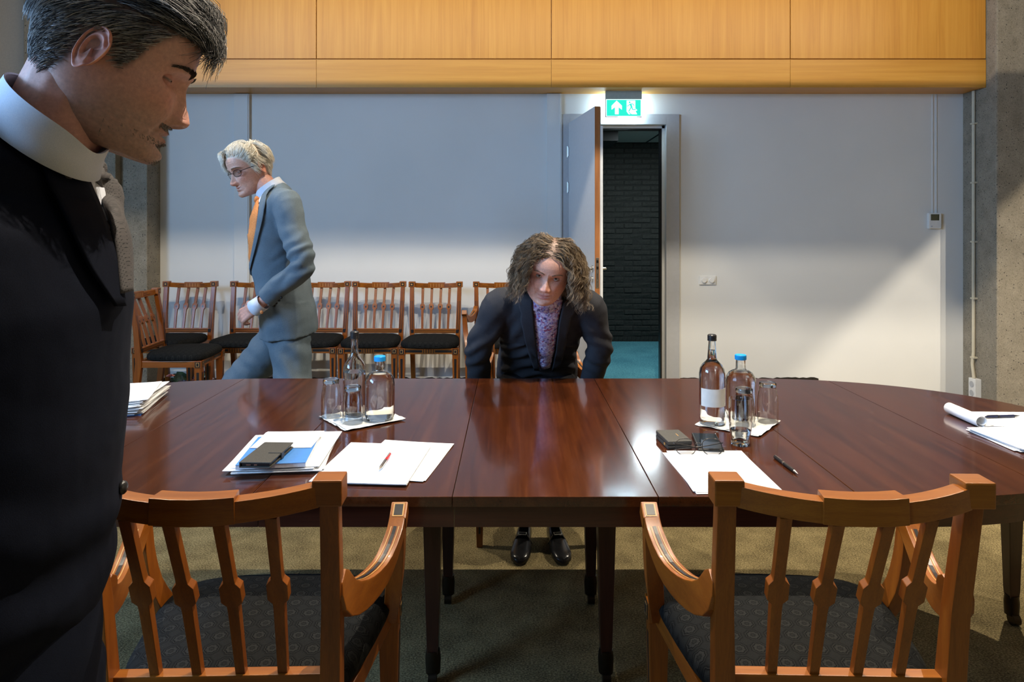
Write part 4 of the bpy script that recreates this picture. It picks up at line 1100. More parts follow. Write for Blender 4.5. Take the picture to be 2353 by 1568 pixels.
# right end: note pad with rolled pages, papers
npd = thing('note_pad', 'lined note pad with its pages rolled back at the right end of the table', 'notepad', (1.615, 2.225, ZP), R(-2))
mb = MB(); mb.span((-0.13, -0.085, 0.0004), (0.13, 0.085, 0.008)); build(mb, 'pad', M['paper'], npd, smooth=None, bevel=0.0006)
mb = MB(); prof = []
for i in range(34):
    a = R(-70 - 400 * i / 33); r_ = 0.0205 - 0.0085 * i / 33
    prof.append((-0.135 + r_ * math.cos(a) * 1.05, 0.0215 + r_ * math.sin(a)))
prof = [(-0.10, 0.0088)] + prof
inn = [(x, z + 0.0004) for x, z in prof]
rings = []
vs = []
for y in (-0.085, 0.085):
    rings.append([V((x, y, z)) for x, z in prof])
mb.loft([[q[i] for q in rings] for i in range(len(prof))], closed=False)
rolled = build(mb, 'rolled_pages', M['paper'], npd, smooth=60)
md = rolled.modifiers.new('thickness', 'SOLIDIFY'); md.thickness = 0.0012
mb = MB()
for k in range(9): mb.box((-0.07 + k * 0.022, -0.0853, 0.0042), (0.0007, 0.0006, 0.006))
build(mb, 'binding', M['cap_blue'], npd, smooth=None)
pen((1.605, 2.235, ZP + 0.0085), R(97), 0.125, 'navy blue pen lying on the note pad', ('navy_ink', 'navy_ink'), 'cap_black', 'cap_black', 0.6)
random.seed(31)
stack((1.565, 2.025), R(3), 'white papers in front of the note pad at the right end of the table', pile(6, 0.295, 0.205, 0.0022, 0.006, 3, 0.005))
# ------------------------------------------------------------------ people: helpers
HEAD_ROWS = [(-0.110, 0.066, 0.034, 0.004), (-0.1165, 0.080, 0.004, 0.020), (-0.114, 0.090, -0.018, 0.034), (-0.101, 0.0945, -0.042, 0.048), (-0.085, 0.0915, -0.058, 0.0565),
             (-0.068, 0.091, -0.069, 0.0625), (-0.048, 0.0915, -0.080, 0.067), (-0.024, 0.0905, -0.090, 0.0705), (0.0, 0.0885, -0.097, 0.0725), (0.024, 0.094, -0.101, 0.0745),
             (0.048, 0.0955, -0.102, 0.0750), (0.072, 0.089, -0.096, 0.0710), (0.093, 0.073, -0.081, 0.0610), (0.108, 0.047, -0.057, 0.0440), (0.117, 0.016, -0.027, 0.0210), (0.119, -0.004, -0.007, 0.002)]
HAIRLINE = [(0.0, 0.072), (0.45, 0.070), (0.75, 0.052), (0.95, 0.030), (1.10, 0.0), (1.25, -0.020), (1.40, -0.005), (1.55, 0.018), (1.85, 0.0), (2.1, -0.040), (2.5, -0.062), (3.2, -0.066)]
def g2(x, z, cx, cz, sx, sz): return math.exp(-((x - cx) / sx) ** 2 - ((z - cz) / sz) ** 2)

def face_relief(x, z, P):
    d = 0.0; ax = abs(x)
    # nose: bridge rising to a rounded tip
    nt, nb, nl = -0.0405 * P.get('nose_drop', 1.0), 0.018, P.get('nose', 0.024)
    if z > nt:
        e = min(max((nb + 0.012 - z) / (nb + 0.012 - nt), 0), 1); h = nl * (0.82 * e ** 1.15 + 0.18 * max(0.0, 1 - (z - nt) / 0.017) ** 0.5 * (1 if z - nt < 0.017 else 0))
    else:
        e = 1.0; t_ = (nt - z) / 0.0165; h = nl * (math.sqrt(max(0.0, 1 - t_ * t_)) if t_ < 1 else 0.0)
    sxn = (0.0064 + 0.0060 * e * e) * P.get('nose_w', 1.0)
    d += h * math.exp(-(ax / sxn) ** 2.2)
    d += 0.0095 * P.get('wings', 1.0) * g2(ax, z, 0.0135, -0.045, 0.0068, 0.0075)             # nostril wings
    d -= 0.005 * g2(ax, z, 0.0075, -0.0535, 0.0036, 0.0028)             # nostrils
    d -= 0.0125 * g2(ax, z, 0.0325, 0.000, 0.0175, 0.0115)              # sockets
    d -= 0.003 * g2(ax, z, 0.017, 0.005, 0.007, 0.010)
    d += 0.0055 * P.get('brow', 1.0) * g2(ax, z, 0.027, 0.0215, 0.024, 0.0075)
    d += 0.0065 * P.get('cheek', 1.0) * g2(ax, z, 0.046, -0.026, 0.018, 0.017)                # cheek bones
    d += 0.004 * g2(ax, z, 0.033, -0.042, 0.012, 0.014)
    d -= 0.0035 * P.get('cheek', 1.0) * g2(ax, z, 0.050, -0.060, 0.013, 0.016)
    d -= 0.0020 * P.get('age', 1.0) * g2(ax, z, 0.030, -0.0165, 0.012, 0.0022)   # under-eye fold
    d += 0.0022 * P.get('age', 1.0) * g2(ax, z, 0.030, -0.011, 0.012, 0.0035)
    for k in range(5):                                                    # nasolabial fold
        t = k / 4.0; d -= 0.0017 * P.get('age', 1.0) * g2(ax, z, 0.0195 + 0.0125 * t, -0.046 - 0.030 * t, 0.0032, 0.0062)
    d += 0.0062 * g2(ax, z, 0.0, -0.0665, 0.019, 0.0048) * P.get('lips', 1.0)
    d += 0.0072 * g2(ax, z, 0.0, -0.0785, 0.017, 0.0050) * P.get('lips', 1.0)
    d -= 0.0048 * g2(ax, z, 0.0, -0.0722 + 0.35 * P.get('smile', 0.0) * ax * ax * 40, 0.0245, 0.0017)
    d -= 0.002 * g2(ax, z, 0.026, -0.0715 + P.get('smile', 0.0) * 0.006, 0.004, 0.005)
    d -= 0.0016 * g2(ax, z, 0.0, -0.060, 0.003, 0.005)
    d -= 0.0042 * g2(ax, z, 0.0, -0.0885, 0.017, 0.0048)
    d += 0.0060 * g2(ax, z, 0.0, -0.1015, 0.016, 0.0105)
    for k in range(3): d -= 0.0006 * P.get('age', 1.0) * g2(ax, z, 0.0, 0.041 + 0.011 * k, 0.034, 0.0016)
    d -= 0.0012 * P.get('age', 1.0) * g2(ax, z, 0.005, 0.023, 0.0022, 0.007)
    return d

def hair_z(x, y): return lerp_table(math.atan2(abs(x), y + 0.005), HAIRLINE)

def make_head(P):
    """head in its own space: +y is forward, +z up, origin between the eyes' level and the ears"""
    rows = catmull(HEAD_ROWS, 150); nt = 132
    vs, cols, fs = [], [], []
    skin = V(P['skin'])
    for i, (z, yf, yb, w) in enumerate(rows):
        yc = -0.012 if z > -0.05 else -0.012 + (-0.05 - z) * 0.25
        yc = min(max(yc, yb + 0.004), yf - 0.004) if yf - yb > 0.01 else (yf + yb) / 2
        for j in range(nt):
            t = 2.0 * j / nt - 1.0
            a = math.copysign(abs(t) ** 1.7, t) * PI
            c, s = math.cos(a), math.sin(a)
            x = w * P.get('wide', 1.0) * math.copysign(abs(s) ** 0.92, s)
            y = yc + ((yf - yc) if c > 0 else (yc - yb)) * math.copysign(abs(c) ** 0.86, c)
            if c > 0.05 and -0.125 < z < 0.075:
                y += face_relief(x, z, P) * min(1.0, (c - 0.05) / 0.35)
            if P.get('full') and z < -0.01: x *= 1 + P['full'] * min(1, (-0.01 - z) / 0.05)
            q = V((x, y, z)); vs.append(q)
            # colour
            k = skin.copy()
            if c > 0:
                red = 0.55 * g2(abs(x), z, 0.0, -0.042, 0.016, 0.012) + 0.45 * g2(abs(x), z, 0.042, -0.030, 0.020, 0.018)
                k = V((k.x * (1 + 0.06 * red), k.y * (1 - 0.22 * red), k.z * (1 - 0.24 * red)))
                lip = max(g2(abs(x), z, 0, -0.0672, 0.021, 0.0040), g2(abs(x), z, 0, -0.0778, 0.018, 0.0042))
                lip = min(1, lip * 1.25); lc = V(P['lip'])
                k = k.lerp(lc, lip * 0.8)
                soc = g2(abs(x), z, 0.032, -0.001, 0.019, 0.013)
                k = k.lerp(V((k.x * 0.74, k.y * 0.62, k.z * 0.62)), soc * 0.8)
            if P.get('stubble'):
                b = 0.0
                if z < -0.030 and y > -0.045: b = min(1, (-0.030 - z - 0.35 * max(0, 0.03 - y)) / 0.035) * min(1, (y + 0.045) / 0.03)
                b = max(b, g2(abs(x), z, 0.0, -0.061, 0.030, 0.006)) * (1 - min(1, max(g2(abs(x), z, 0, -0.0672, 0.019, 0.0035), g2(abs(x), z, 0, -0.0778, 0.017, 0.0036)) * 1.4))
                b = max(0.0, b) * (0.62 + 0.38 * noise.noise(q * 260))
                k = k.lerp(V(P['stubble']), max(0, min(1, b)) * 0.75)
            hz = hair_z(x, y) + P.get('hair_up', 0.0)
            m = min(max((z - hz) / 0.012 + 0.5, 0), 1) if P.get('cap', True) else 0
            m *= 0.8 + 0.2 * noise.noise(q * 300)
            k = k.lerp(V(P['hair_base']), max(0, m))
            cols.append(k)
    n = len(rows)
    for i in range(n - 1):
        for j in range(nt):
            k = (j + 1) % nt
            fs.append((i * nt + j, i * nt + k, (i + 1) * nt + k, (i + 1) * nt + j))
    fs.append(tuple(range(nt))[::-1]); fs.append(tuple(range((n - 1) * nt, n * nt)))
    # eyelids over the eyeballs
    er = 0.0122
    for sx in (-1, 1):
        c = V((sx * 0.0318, P.get('eye_y', 0.0655), 0.0))
        for up in (1, -1):
            base = len(vs); na, ne = 21, 8
            for a_ in range(na):
                az = R(-82 + 164 * a_ / (na - 1))
                op = (P.get('open_up', 15) if up > 0 else P.get('open_lo', 13)) * max(0.0, math.cos(az * 1.05)) ** 0.8
                for e_ in range(ne):
                    el = R(op + (82 - op) * (e_ / (ne - 1)))
                    r = er + 0.0015 + 0.0010 * (1 - e_ / (ne - 1)) ** 6 * 0
                    el_ = el * up
                    vs.append(c + V((math.sin(az) * math.cos(el_) * r, math.cos(az) * math.cos(el_) * r, math.sin(el_) * r)))
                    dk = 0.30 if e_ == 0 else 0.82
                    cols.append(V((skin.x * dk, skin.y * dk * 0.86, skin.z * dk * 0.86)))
            for a_ in range(na - 1):
                for e_ in range(ne - 1):
                    q = (base + a_ * ne + e_, base + (a_ + 1) * ne + e_, base + (a_ + 1) * ne + e_ + 1, base + a_ * ne + e_ + 1)
                    fs.append(q if up > 0 else q[::-1])
    # ears
    ss_ = lambda a, b, x: (lambda t: t * t * (3 - 2 * t))(min(max((x - a) / (b - a), 0), 1))
    for sx in (-1, 1):
        base = len(vs); na = 56
        prof = catmull([(0.02, -0.0045), (0.22, -0.0055), (0.40, -0.0046), (0.52, -0.0004), (0.64, 0.0030), (0.76, 0.0012), (0.86, 0.0016), (0.94, 0.0052), (1.0, 0.0040), (1.0, 0.0005), (0.90, -0.006), (0.74, -0.011)], 26)
        M3 = Euler((R(-14), 0, 0)).to_matrix() @ Euler((0, 0, R(-26) * sx)).to_matrix()
        for ri, (r, h) in enumerate(prof):
            for a_ in range(na):
                a = 2 * PI * a_ / na; ca, sa = math.cos(a), math.sin(a)
                lobe = ss_(-0.55, -0.85, sa); front = ss_(0.25, 0.7, ca) * (1 - lobe) * ss_(0.75, 0.3, sa)
                wid = 0.0172 * (1 + 0.16 * sa - 0.10 * lobe); ht = 0.0315 if sa > 0 else 0.0325
                hh = h * (1 - 0.75 * lobe) + 0.0015 * lobe
                hh = hh * (1 - front) + (-0.0035) * front if ri < 20 else hh
                p = M3 @ V((sx * (hh + 0.0045), ca * wid * r, sa * ht * r)) + V((sx * 0.0728 * P.get('wide', 1.0), -0.016, -0.008))
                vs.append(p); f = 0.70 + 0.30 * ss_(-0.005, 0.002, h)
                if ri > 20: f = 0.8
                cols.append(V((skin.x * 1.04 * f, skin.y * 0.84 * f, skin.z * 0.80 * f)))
        for i in range(len(prof) - 1):
            for j in range(na):
                k = (j + 1) % na; fs.append((base + i * na + j, base + i * na + k, base + (i + 1) * na + k, base + (i + 1) * na + j))
        fs.append(tuple(base + j for j in range(na)))
    return vs, fs, cols

def eyeballs(P, gaze):
    vs, fs, cols = [], [], []
    gz = V(gaze).normalized()
    for sx in (-1, 1):
        c = V((sx * 0.0318, P.get('eye_y', 0.0655), 0.0)); q = MB(); q.ball((0, 0, 0), 0.0122, 32, 24, rot=(R(90), 0, 0))
        b = len(vs)
        for p in q.v:
            a = p.normalized().angle(gz)
            if a < 0.19: k = V((0.006, 0.005, 0.005))
            elif a < 0.47: k = V(P['iris']) * (0.55 if a > 0.42 else 1.0)
            else: k = V((0.55, 0.50, 0.47))
            vs.append(c + p * (1.04 if a < 0.45 else 1.0)); cols.append(k)
        fs += [tuple(i + b for i in f) for f in q.f]
    return vs, fs, cols

def col_mesh(name, vs, fs, cols, mat, parent, org, smooth=60):
    me = bpy.data.meshes.new(name)
    me.from_pydata([tuple(p - org) for p in vs], [], fs)
    at_ = me.color_attributes.new('Col', 'FLOAT_COLOR', 'POINT')
    flat_ = []
    for k in cols: flat_ += [max(k[0], 0), max(k[1], 0), max(k[2], 0), 1.0]
    at_.data.foreach_set('color', flat_)
    finish(me, smooth, mat)
    return obj(name, me, parent)

def remesh(mb, voxel, smooth=6, factor=0.5):
    me = bpy.data.meshes.new('tmp'); me.from_pydata([tuple(p) for p in mb.v], [], mb.f)
    bm = bmesh.new(); bm.from_mesh(me); bmesh.ops.recalc_face_normals(bm, faces=bm.faces); bm.to_mesh(me); bm.free()
    o = obj('tmp', me)
    r = o.modifiers.new('r', 'REMESH'); r.mode = 'VOXEL'; r.voxel_size = voxel; r.adaptivity = 0
    if smooth:
        s = o.modifiers.new('s', 'SMOOTH'); s.iterations = smooth; s.factor = factor
    dg = bpy.context.evaluated_depsgraph_get()
    out = bpy.data.meshes.new_from_object(o.evaluated_get(dg))
    bpy.data.objects.remove(o); bpy.data.meshes.remove(me)
    return out

def wrinkle(me, fn):
    me.update()
    nrm = [v.normal.copy() for v in me.vertices]
    for v, n in zip(me.vertices, nrm):
        v.co = v.co + n * fn(v.co, n)
    me.update()

def mesh_part(me, name, mat, parent, org, smooth=60):
    me.name = name
    for v in me.vertices: v.co = v.co - org
    me.materials.clear(); finish(me, smooth, mat)
    return obj(name, me, parent)

def bvh_of(me): return BVHTree.FromPolygons([v.co.copy() for v in me.vertices], [tuple(p.vertices) for p in me.polygons])

def surf(bvh, px, py, dref, off):
    """point of the garment seen at px,py (nearest point on it where the ray misses), lifted by off"""
    d = (at(px, py, 1.0) - CAM).normalized()
    h, n, i, t = bvh.ray_cast(CAM, d)
    if h is None or abs(h.y - dref) > 0.35:
        h, n, i, t = bvh.find_nearest(CAM + d * (dref / d.y))
    if n.dot(d) > 0: n = -n
    return h + (n * 0.75 - d * 0.25).normalized() * off

def resample(poly, n):
    ls = [0]
    for a, b in zip(poly, poly[1:]): ls.append(ls[-1] + math.hypot(b[0] - a[0], b[1] - a[1]))
    out = []
    for i in range(n):
        t = ls[-1] * i / (n - 1); k = 0
        while k < len(ls) - 2 and ls[k + 1] < t: k += 1
        f = 0 if ls[k + 1] == ls[k] else (t - ls[k]) / (ls[k + 1] - ls[k])
        out.append((poly[k][0] + (poly[k + 1][0] - poly[k][0]) * f, poly[k][1] + (poly[k + 1][1] - poly[k][1]) * f))
    return out

def patch(name, left, right, bvh, dref, off, mat, parent, org, n=22, m=7, thick=0.003, relax=2, bulge=0.0):
    """a strip of cloth lying on a garment, between two edges drawn in the front view"""
    Lp, Rp = resample(left, n), resample(right, n)
    g = [[surf(bvh, a[0] + (b[0] - a[0]) * j / (m - 1), a[1] + (b[1] - a[1]) * j / (m - 1), dref, off + bulge * math.sin(PI * j / (m - 1))) for j in range(m)] for a, b in zip(Lp, Rp)]
    for _ in range(relax):
        h = [[p.copy() for p in r] for r in g]
        for i in range(n):
            for j in range(m):
                nb = [g[a][b] for a, b in ((i - 1, j), (i + 1, j), (i, j - 1), (i, j + 1)) if 0 <= a < n and 0 <= b < m]
                if 0 < i < n - 1 and 0 < j < m - 1: h[i][j] = g[i][j] * 0.5 + sum(nb, V((0, 0, 0))) / len(nb) * 0.5
                else:
                    ed = [g[a][b] for a, b in ((i - 1, j), (i + 1, j)) if 0 <= a < n] if j in (0, m - 1) and 0 < i < n - 1 else None
                    if ed: h[i][j] = g[i][j] * 0.5 + sum(ed, V((0, 0, 0))) / len(ed) * 0.5
        g = h
    mb = MB(); mb.loft(g, closed=False)
    o = build(mb, name, mat, parent, smooth=60, org=org)
    md = o.modifiers.new('thickness', 'SOLIDIFY'); md.thickness = thick; md.offset = 0
    return o

def strands(paths, r0, r1, cols, sides=3):
    vs, fs, cs = [], [], []
    for path, col in zip(paths, cols):
        k = len(path); b = len(vs)
        for i, p in enumerate(path):
            t = path[min(i + 1, k - 1)] - path[max(i - 1, 0)]
            if t.length < 1e-7: t = V((0, 0, 1))
            s, u = frame_of(t, V((0.37, 0.61, 0.7)))
            e = i / (k - 1); r = r0 + (r1 - r0) * e ** 1.5
            for j in range(sides):
                a = 2 * PI * j / sides
                vs.append(p + s * (r * math.cos(a)) + u * (r * math.sin(a)))
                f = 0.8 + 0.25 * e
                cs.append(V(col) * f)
        for i in range(k - 1):
            for j in range(sides):
                q = (j + 1) % sides
                fs.append((b + i * sides + j, b + i * sides + q, b + (i + 1) * sides + q, b + (i + 1) * sides + j))
    return vs, fs, cs

def head_points(vs, fs, count, accept, seed):
    """random points on the scalp accepted by a test, in head space"""
    rnd = random.Random(seed); tri = []
    tot = 0.0; acc = []
    for f in fs:
        if len(f) != 4: continue
        c = (vs[f[0]] + vs[f[1]] + vs[f[2]] + vs[f[3]]) / 4
        if not accept(c): continue
        n = (vs[f[2]] - vs[f[0]]).cross(vs[f[3]] - vs[f[1]]); a = n.length / 2
        if a < 1e-10: continue
        n.normalize()
        if n.dot(c - V((0, -0.01, 0.02))) < 0: n = -n
        tot += a; acc.append(tot); tri.append((f, n))
    import bisect
    out = []
    for _ in range(count):
        f, n = tri[min(bisect.bisect_left(acc, rnd.random() * tot), len(tri) - 1)]
        a, b = rnd.random(), rnd.random()
        p = (vs[f[0]] * (1 - a) + vs[f[1]] * a) * (1 - b) + (vs[f[3]] * (1 - a) + vs[f[2]] * a) * b
        out.append((p, n))
    return out

def brow_strands(P, seed):
    rnd = random.Random(seed); paths, cols = [], []
    for sx in (-1, 1):
        for k in range(P.get('brow_n', 130)):
            t = rnd.random(); x = 0.014 + 0.036 * t; z = 0.0185 + P.get('brow_z', 0.0) * (0.4 + t) + 0.0065 * math.sin(t * PI * 0.75) - 0.004 * t * t + rnd.uniform(-1, 1) * P.get('brow_h', 0.0028) * (1 - 0.6 * t)
            a = math.asin(min(1, x / (0.0735 * P.get('wide', 1.0)))); y = -0.012 + 0.1055 * math.cos(a) ** 0.86 + face_relief(x, z, P) * 0.95
            p = V((sx * x, y + 0.0006, z)); d = V((sx * (0.6 + 0.4 * t), 0.25 - 0.5 * t, 0.55 - 0.9 * t)).normalized() * rnd.uniform(0.006, 0.010)
            paths.append([p, p + d * 0.5 + V((0, 0.0012, 0)), p + d]); cols.append(V(P['brow_col']) * rnd.uniform(0.7, 1.3))
    return paths, cols

def short_hair(hv, hf, P, count, seed, flow, length, lift, extra=None):
    bv = BVHTree.FromPolygons(hv[:132 * 150], [f for f in hf if max(f) < 132 * 150])
    rnd = random.Random(seed); paths, cols = [], []
    def accept(c):
        return c.z > hair_z(c.x, c.y) + 0.002 and not (abs(c.x) > 0.060 and -0.035 < c.y < 0.006 and c.z < 0.022)
    for p, n in head_points(hv[:132 * 150], [f for f in hf if max(f) < 132 * 150], count, accept, seed):
        L_ = length(p) * rnd.uniform(0.7, 1.15); k = 7; q = p.copy(); path = [p - n * 0.001]
        jit = V((rnd.uniform(-1, 1), rnd.uniform(-1, 1), rnd.uniform(-1, 1))) * 0.18
        hgt = lift(p) * rnd.uniform(0.5, 1.2)
        for i in range(1, k):
            e = i / (k - 1)
            d = (flow(q) + jit)
            h, nn, _, _ = bv.find_nearest(q)
            if nn.dot(h - V((0, -0.01, 0.015))) < 0: nn = -nn
            d = d - nn * d.dot(nn)
            if d.length > 1e-6: d.normalize()
            q = q + d * (L_ / (k - 1))
            h, nn, _, _ = bv.find_nearest(q)
            if nn.dot(h - V((0, -0.01, 0.015))) < 0: nn = -nn
            q = h + nn * (hgt * math.sin(min(1.0, e * 1.3) * PI / 2) + 0.0012)
            path.append(q.copy())
        paths.append(path); cols.append(P['hair_col'](p, rnd))
    return paths, cols

def hand_caps(mb, wrist, fwd, palm_n, side, curl=0.9, s=1.0, spread=0.0, thumb_in=0.5):
    """hand: palm, four fingers of different lengths, thumb. fwd = along the hand, palm_n = out of the palm, side = towards the thumb"""
    f, pn, sd = V(fwd).normalized(), V(palm_n).normalized(), V(side).normalized()
    w0 = V(wrist)
    mb.capsule(w0 - f * 0.03 * s, w0 + f * 0.02 * s, 0.026 * s, 0.026 * s)
    for k in (-1.5, -0.5, 0.5, 1.5):
        mb.capsule(w0 + f * 0.02 * s + sd * k * 0.012 * s, w0 + f * 0.085 * s + sd * k * 0.0185 * s, 0.0165 * s, 0.0125 * s, 10)
    lens = {1.5: (0.042, 0.026, 0.020), 0.5: (0.047, 0.030, 0.022), -0.5: (0.043, 0.028, 0.021), -1.5: (0.034, 0.021, 0.018)}
    for k, ls in lens.items():
        p = w0 + f * (0.088 - 0.004 * abs(k - 0.4)) * s + sd * k * 0.0190 * s; a = curl * (0.55 + 0.08 * (1.5 - k))
        for i, l in enumerate(ls):
            d = (f * math.cos(a) + pn * math.sin(a)) + sd * k * spread
            q = p + d.normalized() * l * s
            mb.capsule(p, q, (0.0092 - 0.0008 * i) * s, (0.0086 - 0.0009 * i) * s, 10); p = q; a += curl * (0.75 if i == 0 else 0.55)
    p = w0 + f * 0.025 * s + sd * 0.022 * s + pn * 0.006 * s
    q = p + (f * 0.55 + sd * 0.75 + pn * 0.35).normalized() * 0.042 * s; mb.capsule(p, q, 0.0155 * s, 0.0115 * s, 10)
    r = q + (f * 0.9 + sd * (0.35 - thumb_in) + pn * 0.45).normalized() * 0.032 * s; mb.capsule(q, r, 0.0105 * s, 0.0095 * s, 10)
    t = r + (f * 0.9 + sd * (0.1 - thumb_in) + pn * 0.55).normalized() * 0.025 * s; mb.capsule(r, t, 0.0095 * s, 0.008 * s, 10)

def body_with_head(root, org, P, Mh, core, voxel=0.0045):
    """one continuous skin mesh: remeshed neck, trunk, arms and hands, joined with the modelled head"""
    me = remesh(core, voxel, 4)
    vs = [v.co.copy() for v in me.vertices]; fs = [tuple(p.vertices) for p in me.polygons]
    sk = V(P['skin']); cols = []
    for p in vs:
        k = 0.93 + 0.07 * noise.noise(p * 40)
        cols.append(V((sk.x * k, sk.y * k * P.get('neck', 0.92), sk.z * k * P.get('neck', 0.92))))
    hv, hf, hc = make_head(P)
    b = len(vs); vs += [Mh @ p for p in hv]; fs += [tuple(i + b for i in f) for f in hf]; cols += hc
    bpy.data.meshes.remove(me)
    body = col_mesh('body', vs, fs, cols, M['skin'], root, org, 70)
    ev, ef, ec = eyeballs(P, P.get('gaze', (0, 1, 0)))
    col_mesh('eyes', [Mh @ p for p in ev], ef, ec, M['eye'], body, org)
    return body, hv, hf

def head_matrix(loc, fwd, up, s):
    f = V(fwd).normalized(); u = V(up); u = (u - f * u.dot(f)).normalized(); r = f.cross(u)
    m = Matrix((r, f, u)).transposed().to_4x4()
    return Matrix.Translation(V(loc)) @ m @ Matrix.Scale(s, 4)

def collar_ring(loc, back_to_front, side, half_len, half_w, up, h, name, mat, parent, org, flare=0.012, n=48, gap=0.0, thick=0.0025):
    """band round the neck standing along up, lower edge flared"""
    f = V(back_to_front).normalized(); u = V(up).normalized(); s = V(side).normalized()
    rings = []
    for (k, z) in ((0.0, h), (0.0025, h + 0.001), (0.35 * flare, h * 0.55), (flare, 0.0)):
        ring = []
        for j in range(n):
            a = 2 * PI * j / n
            dip = -0.012 * max(0, math.cos(a)) ** 6 * gap
            ring.append(V(loc) + f * ((half_len + k) * math.cos(a)) + s * ((half_w + k) * math.sin(a)) + u * (z + dip * (z / h)))
        rings.append(ring)
    mb = MB(); mb.loft(rings, caps=False)
    o = build(mb, name, mat, parent, smooth=50, org=org)
    md = o.modifiers.new('thickness', 'SOLIDIFY'); md.thickness = thick
    return o

def shoe(mb, heel, toe_dir, s=1.0):
    d = V(toe_dir); d.z = 0; d.normalize(); sd = V((-d.y, d.x, 0)); h = V(heel)
    rows = [(0.0, 0.024, 0.055, 0.0), (0.03, 0.032, 0.075, 0.0), (0.08, 0.034, 0.085, 0.0), (0.13, 0.037, 0.070, 0.0), (0.18, 0.045, 0.055, 0.0), (0.23, 0.046, 0.045, 0.0), (0.265, 0.038, 0.036, 0.0), (0.285, 0.018, 0.026, 0.0)]
    rings = []
    for (y, hw, hh, z) in rows:
        ring = []
        for j in range(20):
            a = 2 * PI * j / 20; c, q = math.cos(a), math.sin(a)
            zz = hh * 0.5 + hh * 0.5 * math.copysign(abs(q) ** 0.7, q)
            ring.append(h + d * (y * s) + sd * (hw * s * math.copysign(abs(c) ** 0.75, c)) + V((0, 0, 0.004 + zz * s)))
        rings.append(ring)
    mb.loft(rings)
    return mb
